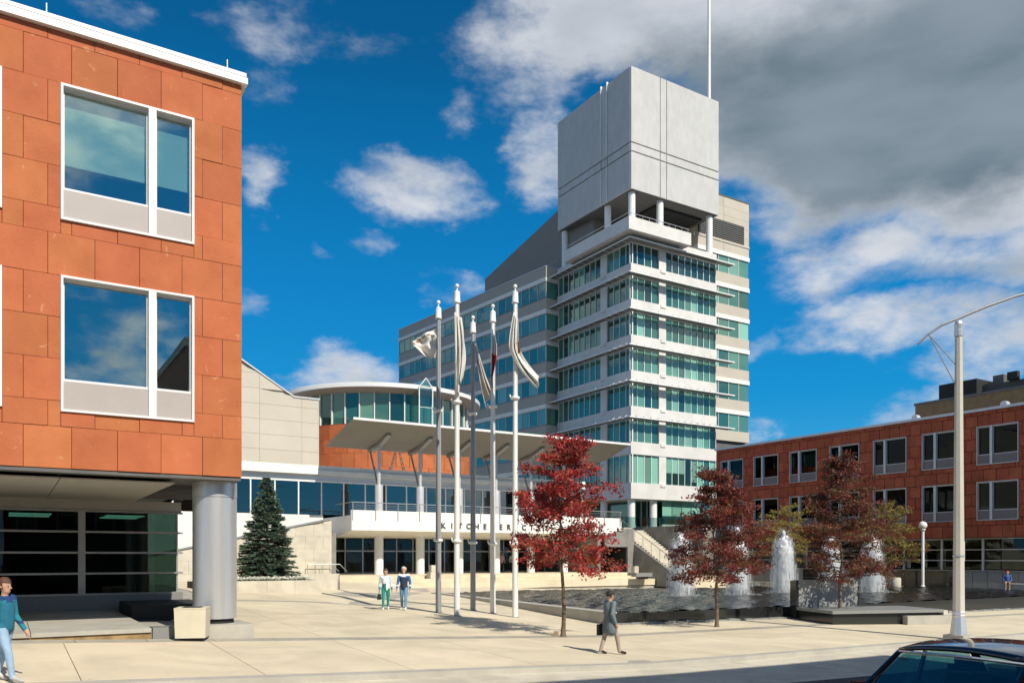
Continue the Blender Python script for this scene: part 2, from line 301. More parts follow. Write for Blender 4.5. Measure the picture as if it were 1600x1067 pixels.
# ------------------------------------------------------------------ ground, road, paving, pool
def ground_sheets():
    xs = [-900, -300, -80, -40, -30, -20, -14, -10, -6, -2, 3, 10, 20, 30, 45, 60, 100, 300, 900]; ys = [-900, -300, -80, -20, 0, 5, 10, 15, 20, 22, 26, 30, 40, 50, 60, 100, 200, 500, 1500]
    mb = MB(); mb.add([(x, y, g(x, y) - .28) for y in ys for x in xs], [(j * len(xs) + i, j * len(xs) + i + 1, (j + 1) * len(xs) + i + 1, (j + 1) * len(xs) + i) for j in range(len(ys) - 1) for i in range(len(xs) - 1)])
    tag(mb.build('ground', GROUND), kind='structure')
ground_sheets()
K0 = Vector((3.17, 20.1))
def uv(a, b): return K0 + U * a + V * b
def strip(name, a0, a1, b0, b1, dz, m, n=40, thick=.25):
    mb = MB(); k = max(1, int(abs(b1 - b0) / 1.5))
    P = lambda i, j: uv(a0 + (a1 - a0) * i / n, b0 + (b1 - b0) * j / k)
    vs = []; fs = []
    for j in range(k + 1):
        for i in range(n + 1):
            p = P(i, j); vs.append((p.x, p.y, g(p.x, p.y) + dz))
    fs = [(j * (n + 1) + i, j * (n + 1) + i + 1, (j + 1) * (n + 1) + i + 1, (j + 1) * (n + 1) + i) for j in range(k) for i in range(n)]
    mb.add(vs, fs)
    for e in (0, k):
        vs = []
        for i in range(n + 1):
            p = P(i, e); z = g(p.x, p.y) + dz; vs += [(p.x, p.y, z), (p.x, p.y, z - thick)]
        mb.add(vs, [(2 * i, 2 * i + 1, 2 * i + 3, 2 * i + 2) for i in range(n)])
    return tag(mb.build(name, m), kind='structure')
strip('road', -70, 70, -16, -3.6, -.13, ASPH)
strip('parking_lane', -70, 70, -3.604, -.3, -.125, GUTTER)
strip('kerb', -70, 70, -.3, 0, -.0, CONC)
plaza = tag(MB().add([(p.x, p.y, g(p.x, p.y) - .03) for p in [uv(a, b) for b in [0, 3, 6, 9, 12, 16, 20, 25, 30, 36, 45, 60] for a in range(-42, 52, 4)]],
    [(j * 24 + i, j * 24 + i + 1, (j + 1) * 24 + i + 1, (j + 1) * 24 + i) for j in range(11) for i in range(23)]).build('plaza', PAVED), kind='structure')
# the raised black-granite pool: outline in plan (water level RIM)
RIM = H - 2.10
def atlevel(px, py, z):
    Y = (H - z) * F / (py - YH); return Vector(((px - 800) / F * Y, Y))
pool_pts = [atlevel(948, 957, RIM), atlevel(1237, 945.5, RIM), atlevel(1339, 942.5, RIM), atlevel(1600, 930, RIM), Vector((34.6, 47.8)), Vector((31.0, 57.0)), Vector((28.0, 59.5)), atlevel(1000, 918.5, RIM), atlevel(800, 921.5, RIM), atlevel(676, 926, RIM)]
def inpoly(p, poly):
    c = False
    for i in range(len(poly)):
        a, b = poly[i], poly[i - 1]
        if (a.y > p.y) != (b.y > p.y) and p.x < (b.x - a.x) * (p.y - a.y) / (b.y - a.y) + a.x: c = not c
    return c
rows = [(0, 2.55, 0), (2.55, 5.1, 0), (5.1, 5.7, 1)] + [(5.7 + 3.075 * i, 5.7 + 3.075 * (i + 1), 0) for i in range(4)] + [(18, 18.6, 1)] + [(18.6 + 3.1 * i, 18.6 + 3.1 * (i + 1), 0) for i in range(6)]
for r, (b0, b1, dk) in enumerate(rows):
    w = 1.5 if dk else 3.06
    n0, n1 = int(-36 / w), int(40 / w)
    for i in range(n0, n1):
        a0, a1 = i * w, i * w + w; gp = .007
        cs = [uv(a0 + gp, b0 + gp), uv(a1 - gp, b0 + gp), uv(a1 - gp, b1 - gp), uv(a0 + gp, b1 - gp)]
        if all(inpoly(c, pool_pts) for c in cs): continue
        c = sum(cs, Vector((0, 0))) / 4
        if c.y < 8 or abs(c.x) > c.y * .72 + 2 or c.y > 60: continue
        if b0 > 5.6 and c.x < -6.9 - (c.y - 20.6) * .55 and c.y < 45: continue            # beneath the sandstone wing
        mb = MB(); z = [g(p.x, p.y) for p in cs]
        mb.loft([(p.x, p.y, q - .05) for p, q in zip(cs, z)], [(p.x, p.y, q) for p, q in zip(cs, z)])
        mb.build('paving_slab', PAVED if dk else PAVE, plaza, fix=False)
def water_mat():
    M = bpy.data.materials.new('pool_water'); M.use_nodes = True; N = M.node_tree.nodes; L = M.node_tree.links; P = N['Principled BSDF']
    P.inputs['Base Color'].default_value = (.010, .013, .013, 1); P.inputs['Roughness'].default_value = .06; P.inputs['IOR'].default_value = 1.33
    ge = N.new('ShaderNodeNewGeometry'); a = N.new('ShaderNodeTexNoise'); L.new(ge.outputs['Position'], a.inputs['Vector']); a.inputs['Scale'].default_value = 9; a.inputs['Detail'].default_value = 5; a.inputs['Distortion'].default_value = .6
    b = N.new('ShaderNodeBump'); b.inputs['Strength'].default_value = .5; b.inputs['Distance'].default_value = .05; L.new(a.outputs['Fac'], b.inputs['Height']); L.new(b.outputs[0], P.inputs['Normal'])
    return M
WATER = water_mat()
def grow(poly, d):
    c = sum(poly, Vector((0, 0))) / len(poly); out = []
    for i, p in enumerate(poly):
        e1 = (p - poly[i - 1]).normalized(); e2 = (poly[(i + 1) % len(poly)] - p).normalized(); nn = (Vector((e1.y, -e1.x)) + Vector((e2.y, -e2.x))).normalized()
        out.append(p + nn * d)
    return out
pool = empty('fountain_pool', (12, 45, RIM - 1.0), label='wide raised pool of dark rippled water in front of the entrance steps', cat='pool')
def inpool(mb, name, m, **k): return mb.build(name, m, pool, (-12, -45, -(RIM - 1.0)), **k)
inpool(MB().prism([tuple(p) for p in grow(pool_pts, .0)], RIM - 1.0, RIM - .10), 'basin', BLACKG)
def ripples():
    mb = MB(); st = .13; rr = random.Random(5); x0 = min(p.x for p in pool_pts); x1 = max(p.x for p in pool_pts); y0 = min(p.y for p in pool_pts); y1 = max(p.y for p in pool_pts)
    ws = [(rr.uniform(0, 6.28), 2 * math.pi / rr.uniform(.42, 1.25), rr.uniform(0, 6.28), rr.uniform(.5, 1)) for _ in range(11)]
    ws = [(k * math.cos(a), k * math.sin(a), p, .0125 * A / math.sqrt(k / 6)) for a, k, p, A in ws]
    nx, ny = int((x1 - x0) / st), int((y1 - y0) / st); idx = {}; vs = []; fs = []
    ins = [[inpoly(Vector((x0 + i * st, y0 + j * st)), pool_pts) for i in range(nx + 1)] for j in range(ny + 1)]
    def vid(i, j):
        if (i, j) not in idx:
            x, y = x0 + i * st, y0 + j * st; idx[(i, j)] = len(vs); vs.append((x, y, RIM - .02 + sum(A * math.sin(a * x + b * y + p) for a, b, p, A in ws)))
        return idx[(i, j)]
    for j in range(ny):
        for i in range(nx):
            if ins[j][i] and ins[j][i + 1] and ins[j + 1][i] and ins[j + 1][i + 1]: fs.append((vid(i, j), vid(i + 1, j), vid(i + 1, j + 1), vid(i, j + 1)))
    mb.add(vs, fs); mb.add([(p.x, p.y, RIM - .075) for p in pool_pts], [tuple(range(len(pool_pts)))])
    return inpool(mb, 'water', WATER, fix=False, smooth=True, angle=None)
wt = ripples()
def rimstrip(i, j, w0, w1, z0, z1, m, name):
    a, b = pool_pts[i], pool_pts[j]; e = (b - a).normalized(); nn = Vector((e.y, -e.x))
    q = [a + nn * w1, b + nn * w1, b - nn * w0, a - nn * w0]
    return inpool(MB().prism([tuple(p) for p in q], z0, z1), name, m)
rimstrip(9, 0, .45, .1, RIM - .9, RIM + .03, CONC, 'stone_rim')
rimstrip(0, 1, .02, .06, RIM - .9, RIM - .035, BLACKG, 'weir_edge'); rimstrip(2, 3, .02, .06, RIM - .9, RIM - .035, BLACKG, 'weir_edge'); rimstrip(3, 4, .02, .06, RIM - .9, RIM - .035, BLACKG, 'weir_edge')
for i, j in ((0, 1), (2, 3)):                                                            # wet pebbled ledge below the weir
    a, b = pool_pts[i], pool_pts[j]; e = (b - a).normalized(); nn = Vector((e.y, -e.x)); n = int((b - a).length / .45)
    for k in range(n):
        c0 = a + e * (.45 * k + .01); c1 = a + e * (.45 * k + .44); d = nn * (.07), nn * (.30 + .03 * random.random())
        zz = min(g(c0.x, c0.y), g(c1.x, c1.y)); mb = MB(); mb.prism([tuple(c0 + d[0]), tuple(c1 + d[0]), tuple(c1 + d[1]), tuple(c0 + d[1])], zz - .1, zz + .05 + .05 * random.random())
        inpool(mb, 'ledge_stone', GRANITE)

# ------------------------------------------------------------------ red sandstone wings (one facade builder for both)
def facade(root, x0, x1, zs, pw, wins, win_z, stone, mirror, depth, near_first, gl, spand, blinds, split=300, sunlit=True):
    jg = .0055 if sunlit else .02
    """panels on the plane y=0 facing -y; wins = left edges, win_z = [(z0, z1)], zs = course heights"""
    ww = 2.87; ps = []
    for c in range(len(zs) - 1):
        z0, z1 = zs[c], zs[c + 1]; off = (c % 2) * pw / 2
        cuts = []; under = []
        for wz0, wz1 in win_z:
            if wz0 < z1 - .05 and wz1 > z0 + .05:
                for w in wins:
                    cuts.append((w, w + ww))
                    if wz0 > z0 + .05: under.append((w, w + ww, z0, wz0))
        seg = [(x0, x1)]
        for a, b in cuts:
            ns = []
            for s, t in seg:
                if b <= s or a >= t: ns.append((s, t)); continue
                if a > s: ns.append((s, a))
                if b < t: ns.append((b, t))
            seg = ns
        def fill(s, t, za, zb, of):
            k = math.floor((s - of) / pw); xs = [s]
            e = of + (k + 1) * pw
            while e < t - .12:
                if e > s + .12: xs.append(e)
                e += pw
            xs.append(t)
            for p, q in zip(xs, xs[1:]): ps.append((round(p + jg, 3), round(q - jg, 3), round(za + jg, 3), round(zb - jg, 3)))
        for s, t in seg: fill(s, t, z0, z1, off)
        for s, t, za, zb in under: fill(s, t, za, zb, off)
    ps.sort(key=lambda p: near_first(p))
    rest = MB()
    for i, (p, q, za, zb) in enumerate(ps):
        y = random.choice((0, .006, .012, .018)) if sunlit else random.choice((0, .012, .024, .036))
        if i < split: piece('stone_panel', root, stone, p, q, y, .10, za, zb)
        else: rest.box(p, q, y, .10, za, zb)
    if rest.v: tag(rest.build('far_stone_panels', stone, root), kind='stuff')
    # backing wall with openings, rooms behind
    mb = MB(); ws = sorted(wins); zr = sorted(win_z)
    e = [x0] + [v for w in ws for v in (w, w + ww)] + [x1]
    lo = zs[0]
    for wz0, wz1 in zr: mb.box(x0, x1, .104, .30, lo, wz0); lo = wz1
    mb.box(x0, x1, .104, .30, lo, zs[-1])
    for wz0, wz1 in zr:
        for k in range(0, len(e), 2):
            if e[k + 1] - e[k] > .02: mb.box(e[k], e[k + 1], .104, .30, wz0, wz1)
    mb.build('wall', MORTAR, root)
    mb = MB(); mb.box(x0, x1, 5.0, depth, zs[0], zs[-1]); mb.box(x0, x0 + .2, .3, 5.0, zs[0], zs[-1]); mb.box(x1 - .2, x1, .3, 5.0, zs[0], zs[-1])
    for wz0, wz1 in zr: mb.box(x0 + .2, x1 - .2, .304, 5.0, wz0 - .5, wz0 - .02); mb.box(x0 + .2, x1 - .2, .304, 5.0, wz1 + .12, wz1 + .4)
    mb.build('office_interior', DIM, root)
    t = .05
    for wz0, wz1 in zr:
        for w in ws:
            a, b = w, w + ww; sp = wz0 + .70
            m0, m1 = (a + .92, a + 1.10) if mirror else (b - 1.03, b - .86)
            mb = MB()
            mb.box(a, a + t, -.05, .29, wz0, wz1); mb.box(b - t, b, -.05, .29, wz0, wz1); mb.box(a + t, b - t, -.05, .29, wz1 - t, wz1); mb.box(a + t, b - t, -.05, .29, wz0, wz0 + t)
            mb.box(m0, m1, -.045, .28, wz0 + t, wz1 - t)
            for p, q in ((a + t, m0), (m1, b - t)):
                mb.box(p, q, .05, .27, sp, sp + .055); mb.box(p, p + .03, .10, .26, sp + .055, wz1 - t); mb.box(q - .03, q, .10, .26, sp + .055, wz1 - t); mb.box(p + .03, q - .03, .10, .26, wz1 - t - .05, wz1 - t)
            fr = mb.build('window', WMETAL if sunlit else LGREY, root)  # greyer frame on the shaded wing: shade put into the colour
            for p, q in ((a + t, m0), (m1, b - t)):
                piece('pane', fr, gl, p + .03, q - .03, .17, .185, sp + .055, wz1 - t - .05)
                piece('spandrel_panel', fr, spand, p, q, .02, .10, wz0 + t, sp)
            bl = blinds(w, wz0)
            if bl: piece('roller_blind', fr, BLIND, a + .08, b - .08, .30, .31, wz1 - .1 - bl, wz1 - .06)
# the wing beside the street corner
LO = ((378 - 800) / F * 20.6, 20.6)
lw_ = empty('sandstone_wing', (LO[0], LO[1], 0), AL, label='sunlit orange sandstone office wing raised on a steel drum column', cat='building')
zsL = [4.62, 5.57, 6.15, 7.10, 8.05, 9.0, 9.95, 10.53, 11.48, 12.43, 13.38, 14.30, 14.54]
facade(lw_, -17.9, 0, zsL, .95, [-4.02 - 4.0 * i for i in range(4)], [(5.91, 9.0), (10.27, 13.36)], RED, False, 16, lambda p: -p[1], GL_OFF, PANELG, lambda w, z: 1.62 if z > 9 and w > -5 else 0)
B('end_wall', lw_, RED, (-.24, -.012, .31, 16, 4.62, 14.54))
B('cornice', lw_, WMETAL, (-18, .12, -.12, 16.1, 14.545, 14.70), (-18, .05, -.05, 16, 14.70, 14.735), (-18, .09, -.10, 16.1, 14.735, 14.82))
B('lightning_rod', lw_, RAILM, (-.32, -.305, .2, .215, 14.82, 15.2)); B('lightning_rod', lw_, RAILM, (-4.3, -4.285, .2, .215, 14.82, 15.2))
for i in range(6):
    for j in range(3): piece('soffit_panel', lw_, SOFF, -16.5 + 2.5 * i, -16.5 + 2.5 * i + 2.48, .4 + 2.5 * j, .4 + 2.5 * j + 2.48, 4.42, 4.45)
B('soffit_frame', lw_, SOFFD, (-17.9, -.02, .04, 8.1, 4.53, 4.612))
for k in range(5): B('soffit_joist', lw_, SOFFD, (-1.45, -.1, 1.6 + .9 * k, 1.68 + .9 * k, 4.36, 4.5))
for cx in (-.46, -8.5, -16.5):
    c = MB().lathe([(.545, 1.02), (.545, 4.12), (.53, 4.125), (.53, 4.14), (.55, 4.145), (.55, 4.525)], 48).build('column', BRUSH, lw_, (cx, .95, 0), smooth=True)
    if cx > -1: MB().lathe([(.47, .90), (.47, 1.03)], 24).build('column_foot', DARK, c)
# recessed ground-floor glazing
GY = 7.9
for s, t in ((-17.5, -12.4), (-12.2, -7.1), (-6.9, -3.15), (-2.95, -.25)):
    for k in range(4): piece('glazing_pane', lw_, GL_DARK, s, t, GY, GY + .02, 1.42 + .66 * k + .03, 1.42 + .66 * (k + 1) - .03)
mb = MB()
for k in range(5): mb.box(-17.6, -.05, GY - .10, GY + .08, 1.42 + .66 * k - .03, 1.42 + .66 * k + .03)
for x in (-12.3, -7.0, -3.05): mb.box(x - .1, x + .1, GY - .12, GY + .1, 1.45, 4.03)
for x in (-.25,): mb.box(x, x + .05, GY - .04, GY + .06, 1.45, 4.03)
mb.build('glazing_frame', RAILM, lw_)
B('bulkhead', lw_, SOFF, (-17.9, -.1, GY - .06, GY + .4, 4.10, 4.42)); B('sill_wall', lw_, GRANITE, (-17.9, -.06, GY - .15, GY + .2, .50, 1.385))
B('shop_interior', lw_, DARK, (-17.9, -.3, GY + 6, GY + 6.2, .5, 4.4), (-17.9, -.3, GY + .5, GY + 6, .5, .6), (-17.9, -17.7, GY + .5, GY + 6, .6, 4.4))
LAMP = bpy.data.materials.new('tube_light'); LAMP.use_nodes = True; LAMP.node_tree.nodes['Principled BSDF'].inputs['Emission Color'].default_value = (.65, 1, .8, 1); LAMP.node_tree.nodes['Principled BSDF'].inputs['Emission Strength'].default_value = 2.2
for lx in (-11, -7.6, -4.4, -1.6):
    for ly in (1.6, 2.2, 3.2, 3.8): B('ceiling_tube', lw_, LAMP, (lx - .6, lx + .6, GY + ly, GY + ly + .07, 4.0, 4.03))
for dx, dh, dm in ((-1.1, 1.1, DIM), (-2.3, .7, WHITE), (-4.5, 1.0, DIM), (-5.3, .55, WHITE), (-6.2, .6, WHITE), (-8.8, 1.3, DIM)): B('desk', lw_, DIM, (dx - .4, dx + .3, GY + 2, GY + 2.5, .6, 1.4 + dh * .6))
# plinth under the colonnade
def block(name, m, x0, x1, y0, y1, z0, z1): return B(name, lw_, m, (x0, x1, y0, y1, z0, z1))
for k in range(5): piece('plinth_slab', lw_, CONC, -14.6 + 2.5 * k, -14.6 + 2.5 * k + 2.485, .0, 8.0, .80, .90)
B('plinth', lw_, mat('timber_edge', (.33, .22, .10), .8, var=.4, scale=3), (-16, -2.1, .05, 8.0, .1, .796))
B('granite_kerb', lw_, GRANITE, (-2.09, -.95, -.03, .5, .1, .91)); B('granite_kerb', lw_, CONC, (-.94, .30, -.02, 1.6, .1, .90))
B('black_step', lw_, DARK, (-2.0, .1, 4.6, 7.6, .6, 1.2))
# the wing beside the pool, in shade
RO = ((1527.4 - 800) / F * 59, 59)
rw_ = empty('sandstone_wing', (RO[0], RO[1], 0), AL - R(90), label='shaded dark red sandstone wing with paired windows behind the fountains', cat='building')
c_ = .868
zsR = [4.02, 4.89, 5.42, 6.29, 7.16, 8.03, 8.90, 9.43, 10.30, 11.16, 12.03, 12.86, 13.12]
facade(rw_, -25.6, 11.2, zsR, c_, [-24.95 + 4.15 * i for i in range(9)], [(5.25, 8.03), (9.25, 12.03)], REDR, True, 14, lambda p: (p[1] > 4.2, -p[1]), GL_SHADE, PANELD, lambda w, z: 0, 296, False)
B('cornice', rw_, LGREY, (-25.7, 11.4, -.12, 14, 13.125, 13.26), (-25.7, 11.3, -.06, 14, 13.26, 13.33))
for s in [-25.0 + 3.1 * i for i in range(12)]:
    for k in range(3): piece('glazing_pane', rw_, GL_DARK, s + .06, s + 3.04, 1.2, 1.22, 1.55 + .8 * k + .03, 1.55 + .8 * (k + 1) - .03)
mb = MB()
for k in range(4): mb.box(-25.2, 11, 1.1, 1.3, 1.55 + .8 * k - .03, 1.55 + .8 * k + .03)
for s in [-25.0 + 3.1 * i for i in range(12)]: mb.box(s - .08, s + .08, 1.08, 1.32, 1.58, 3.92)
mb.build('glazing_frame', LGREY, rw_)
B('lintel', rw_, GREYSP, (-25.6, 11.2, .5, 1.5, 3.99, 4.015)); B('sill_wall', rw_, GRANITE, (-25.6, 11.2, 1.15, 1.4, .2, 1.515)); B('shop_interior', rw_, DARK, (-25.6, 11.2, 6, 6.3, .2, 4.0), (-25.6, 11.2, 1.45, 6, .2, .45))
B('office_blinds', rw_, BLIND, (-20, -14, 3.4, 3.45, 2.2, 3.2), (-7, -4, 3.0, 3.05, 2.35, 3.0), (0, 6, 3.0, 3.05, 2.3, 2.95))
B('downpipe', rw_, LGREY, (3.4, 3.5, .6, .7, .4, 3.98))
# granite wall in front of it
gw = empty('granite_wall', (RO[0], RO[1], 0), AL - R(90), label='low grey granite wall with black polished panels beneath the shaded wing', cat='wall')
B('core', gw, CONC, (-22.3, 8.2, -2.55, -2.2, .2, 1.62))
for i in range(30):
    x = -22.3 + 1.015 * i
    c_w = Vector(RO) + (-V) * (x + .5) + U * -2.6; c_px = 800 + F * c_w.x / c_w.y; blk = 1392 < c_px < 1500 or 1340 < c_px < 1372 or 1258 < c_px < 1300
    for k in range(2): piece('facing_panel', gw, BLACKG if blk else GRANITE, x + .014, x + 1.001, -2.60, -2.555, .25 + .68 * k + .014, .25 + .68 * (k + 1) - .014)
B('cap', gw, GRANITE, (-22.35, 8.25, -2.66, -2.1, 1.62, 1.68))
podR = tag(B('terrace', None, PAVE, (-26, 9.5, -3.2, 1.15, -.4, .42), loc=(RO[0], RO[1], 0), rz=AL - R(90)), kind='structure')

# ------------------------------------------------------------------ office tower
TO = ((986 - 800) / F * 91.1, 91.1)
tw = empty('office_tower', (TO[0], TO[1], 0), AL, label='tall pale office tower topped by a windowless concrete cube', cat='tower')
TX, TY = 13.4, 14.4
def bands(z0, z1, parent, nm='spandrel', m=TSPAN, ins=0): return B(nm, parent, m, (ins, TX - ins, ins, TY - ins, z0, z1))
zt = [15.57 + 4 * k for k in range(6)]
bands(9.18, 10.96, tw)
for z in zt: bands(z - 1.4, z, tw)
bands(37.95, 39.1, tw, 'parapet')
def xs_panes():
    a = [i * 1.055 for i in range(5)]; b = [5.31 + i * 1.01 for i in range(9)]
    return [(a[i], a[i + 1]) for i in range(4)] + [(b[i], b[i + 1]) for i in range(8)]
def ys_panes():
    a = [i * 1.105 for i in range(5)]; b = [5.62 + i * 1.0975 for i in range(9)]
    return [(a[i], a[i + 1]) for i in range(4)] + [(b[i], b[i + 1]) for i in range(8)]
levels = [(10.96, 14.17)] + [(z, z + 2.6) for z in zt[:-1]] + [(zt[-1], 37.95)]
for li, (z0, z1) in enumerate(levels):
    fr = MB(); fl = MB(); fr2 = MB(); fl2 = MB()
    pr = [2, 0, 0, 0, 1, 1, 3][li]
    for i, (p, q) in enumerate(xs_panes()):
        k = pr if random.random() < .62 else random.choice((0, 1, 2, 3, 4, 0))
        if li == 6: k = random.choice((4, 4, 3, 1))
        if li == 0 and i < 4: k = 2
        piece('pane', tw, PANES[k], p + .03, q - .03, .26, .30, z0, z1)
        if li == 0 and 4 <= i < 9: piece('lower_pane', tw, PANES[3], p + .03, q - .03, .252, .258, z0, z0 + random.choice((.5, .5, 1.4, 1.4)))
        (fr if i < 4 else fr2).box(p - .035, p + .035, .16, .30, z0, z1)
    fr2.box(TX - .07, TX, .1, .3, z0, z1); fr.box(0, 4.22, .2, .305, z1 - .06, z1); fr2.box(5.31, TX, .2, .305, z1 - .06, z1)
    for i, (p, q) in enumerate(ys_panes()):
        piece('pane', tw, PANES[random.choice((1, 3, 0, 1, 3))], .26, .30, p + .03 if i else .31, q - .03, z0, z1)
        (fl if i < 4 else fl2).box(.16, .30, p - .035 if i else .0, p + .035, z0, z1)
    fl2.box(.16, .3, TY - .07, TY, z0, z1); fl.box(.2, .305, .31, 4.42, z1 - .06, z1); fl2.box(.2, .305, 5.62, TY, z1 - .06, z1)
    for q_ in (fr, fr2, fl, fl2): q_.build('window_frame', WMETAL, tw)
    B('pilaster', tw, TSPAN, (4.22, 5.31, .06, .5, z0 - .003, z1)); B('pilaster', tw, TSPAN, (.06, .5, 4.42, 5.62, z0 - .003, z1))
    B('pilaster_foot', tw, TSPAN, (4.40, 5.13, -.10, .02, z0 - .33, z0 + .0)); B('pilaster_foot', tw, TSPAN, (-.10, .02, 4.6, 5.44, z0 - .33, z0 + .0))
    B('window_core', tw, DARK, (.6, TX - .3, .6, TY - .3, z0, z1))
    if li == 0: continue
    # sun shades: a thin shelf and its brackets on both faces
    mb = MB(); zz = z1 - .02
    mb.box(-1.15, 15.2, -1.15, -.28, zz - .11, zz - .03); mb.box(-1.15, -.28, -.28, 14.4, zz - .11, zz - .03)
    sh = mb.build('sun_shade', SHADEM, tw); B('shade_edge', sh, WMETAL, (-1.21, 15.25, -1.21, -1.153, zz - .13, zz + .0)); B('shade_edge', sh, WMETAL, (-1.21, -1.153, -1.15, 14.4, zz - .13, zz + .0))  # dark plate, white edge strips: shaded underside and bright rim set by colour
    for p, q in xs_panes(): piece('bracket', sh, WMETAL, p - .03, p + .03, -1.1, .02, zz - .03, zz + .14)
    bk = 'shade_fin'
    if bk not in MESHC: MESHC[bk] = MB().exy([(-1.35, -.14), (-1.28, -.14), (-.5, .30), (-.6, .30)], -.03, .03).add([], []).mesh(bk, WMETAL)
    for p, q in ys_panes(): obj('bracket', MESHC[bk], sh, (0, p, zz)); piece('shade_slat', sh, WMETAL, -1.15, -.25, p + .2, p + .26, zz - .14, zz - .09)
# recessed ground storey
B('lobby_glazing', tw, PANES[3], (3.2, 13.2, 3.2, 14, 5.0, 9.18))
for i in range(5): piece('lobby_pane', tw, PANES[2] if i < 4 else PANES[0], 5.4 + 1.55 * i, 6.85 + 1.55 * i, .8, .85, 7.4, 9.17); piece('lobby_lower_pane', tw, PANES[3], 5.4 + 1.55 * i, 6.85 + 1.55 * i, .8, .85, 6.4, 7.4)
B('lobby_sill', tw, TSPAN, (5.3, 13.3, .7, 1.1, 5.0, 6.4))
for i in range(4): B('lobby_mullion', tw, WMETAL, (3.3 + .9 * i, 3.36 + .9 * i, 3.1, 3.2, 5.2, 9.17))
for x, y in ((.8, .9), (4.1, .9), (.9, 6), (.9, 11)): MB().lathe([(.42, 5.0), (.42, 9.19)], 20).build('column', WMETAL, tw, (x, y, 0), smooth=True)
# sky terrace and cube
lx1 = along(1081, TO, AL, -2); 
MB().prism([(-1.9, -1.9), (lx1, -1.9), (lx1, .6), (.6, .6), (.6, 10.2), (-1.9, 10.2)], 38.35, 39.75).build('terrace_ledge', TSPAN, tw)
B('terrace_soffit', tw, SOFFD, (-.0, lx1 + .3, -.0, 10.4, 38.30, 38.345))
for i in range(12): piece('terrace_rail_post', tw, RAILM, -1.7 + i * .97, -1.66 + i * .97, -1.7, -1.66, 39.75, 40.2)
B('terrace_rail', tw, RAILM, (-1.75, lx1 - .1, -1.71, -1.66, 40.2, 40.25), (-1.75, -1.70, -1.66, 10, 40.2, 40.25))
for x, y, zb in ((.72, .72, 39.1), (4.95, .72, 39.1), (12.9, .72, 39.1), (.72, 5.05, 39.1), (.72, 13.7, 39.1), (12.9, 13.7, 39.1)):
    MB().lathe([(.40, zb - .02), (.40, 43.92)], 24).build('column', WMETAL, tw, (x, y, 0), smooth=True)
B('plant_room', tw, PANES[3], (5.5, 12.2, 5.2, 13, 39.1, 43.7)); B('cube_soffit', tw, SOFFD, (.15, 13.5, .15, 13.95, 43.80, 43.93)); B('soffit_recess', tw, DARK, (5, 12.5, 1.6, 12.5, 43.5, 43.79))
BX, BY, b0, b1 = 13.7, 14.2, 43.9, 57.6
B('cube_core', tw, TCONC, (.16, BX - .16, .16, BY - .16, b0 + .05, b1 - .02))
for (p, q) in ((0, 4.27), (4.36, 5.25), (5.34, BX)):
    for (za, zb) in ((b0, 48.02), (48.18, 49.02), (49.18, b1)):
        piece('cube_panel', tw, TCONC, p, q, -.04, .155, za, zb)
        piece('rear_cube_panel', tw, TCONC, p, q, BY - .155, BY + .04, za, zb)
for (p, q) in ((-.04 + .2, 4.11), (4.3, 5.25), (5.43, BY - .16)):
    for (za, zb) in ((b0, 48.02), (48.18, 49.02), (49.18, b1)):
        piece('cube_panel', tw, TCONC, -.04 + .0, .155, p, q, za, zb)
        piece('rear_cube_panel', tw, TCONC, BX - .155, BX + .04, p, q, za, zb)
for y in (4.18, 5.3): piece('cube_fin', tw, WMETAL, -.16, .10, y, y + .10, b0, 48.0); piece('cube_fin', tw, WMETAL, -.16, .10, y, y + .10, 49.2, b1 + .25)
for x in (): piece('cube_fin', tw, TCONC, x, x + .09, -.10, .1, b0 + .1, 48.0); piece('cube_fin', tw, TCONC, x, x + .09, -.10, .1, 49.2, b1 + .15)
mx_ = along(1108, TO, AL, 3)
MB().path([(mx_, 3, 57.5), (mx_, 3, 66), (mx_, 3, 90)], [.22, .2, .16], 12).build('mast', WMETAL, tw, smooth=True)
# service core beside it
cx0, cx1, cy0, cy1 = TX + .02, 22.6, 3.2, 17
def cbox(nm, m, z0, z1, o=0): return B(nm, tw, m, (cx0, cx1 + o, cy0 - o, cy1, z0, z1))
for k in range(6):
    zw = 41.43 - 4 * k
    cbox('core_white_band', WHITE, zw - .53, zw, .06); B('core_inner', tw, DARK, (cx0, cx1 - .6, cy0 + .5, cy1, zw - 2.68, zw - .53))
    for i in range(5):
        p = cx0 + (cx1 - cx0) * i / 5; q = cx0 + (cx1 - cx0) * (i + 1) / 5
        piece('pane', tw, PANES[random.choice((0, 2, 0, 1))], p + .03, q - .03, cy0 + .12, cy0 + .16, zw - 2.68, zw - .53)
        piece('core_mullion', tw, WMETAL, p - .03, p + .03, cy0 + .06, cy0 + .2, zw - 2.68, zw - .53)
    piece('pane', tw, PANES[2], cx1 - .16, cx1 - .12, cy0 + .2, cy1 - .2, zw - 2.68, zw - .53)
    nr = 2
    for r in range(1): B('core_spandrel', tw, BEIGE, (cx0, cx1, cy0, cy1, zw - 4 + .0, zw - 2.68))
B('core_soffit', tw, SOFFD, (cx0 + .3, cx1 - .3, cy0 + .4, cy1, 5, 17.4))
for k in range(6):
    for i in range(2):
        z0 = 41.44 + 1.16 * k
        p = cx0 + 4.6 * i; q = p + 4.56
        piece('core_panel', tw, BEIGE, p, q, cy0 + .0, cy0 + .14, z0 + .01, z0 + 1.15)
B('core_head', tw, BEIGE, (cx0, cx1 - .003, cy0 + .145, cy1, 41.44, 48.38)); B('core_coping', tw, SOFFD, (cx0 - .02, cx1 + .08, cy0 - .06, cy1, 48.41, 48.55))
la, lb = along(1094, TO, AL, 3.2), along(1162, TO, AL, 3.2)
for k in range(9): piece('louvre', tw, SOFFD, max(la, cx0), lb, cy0 - .08, cy0 + .02, 43.0 + .25 * k, 43.0 + .25 * k + .13)
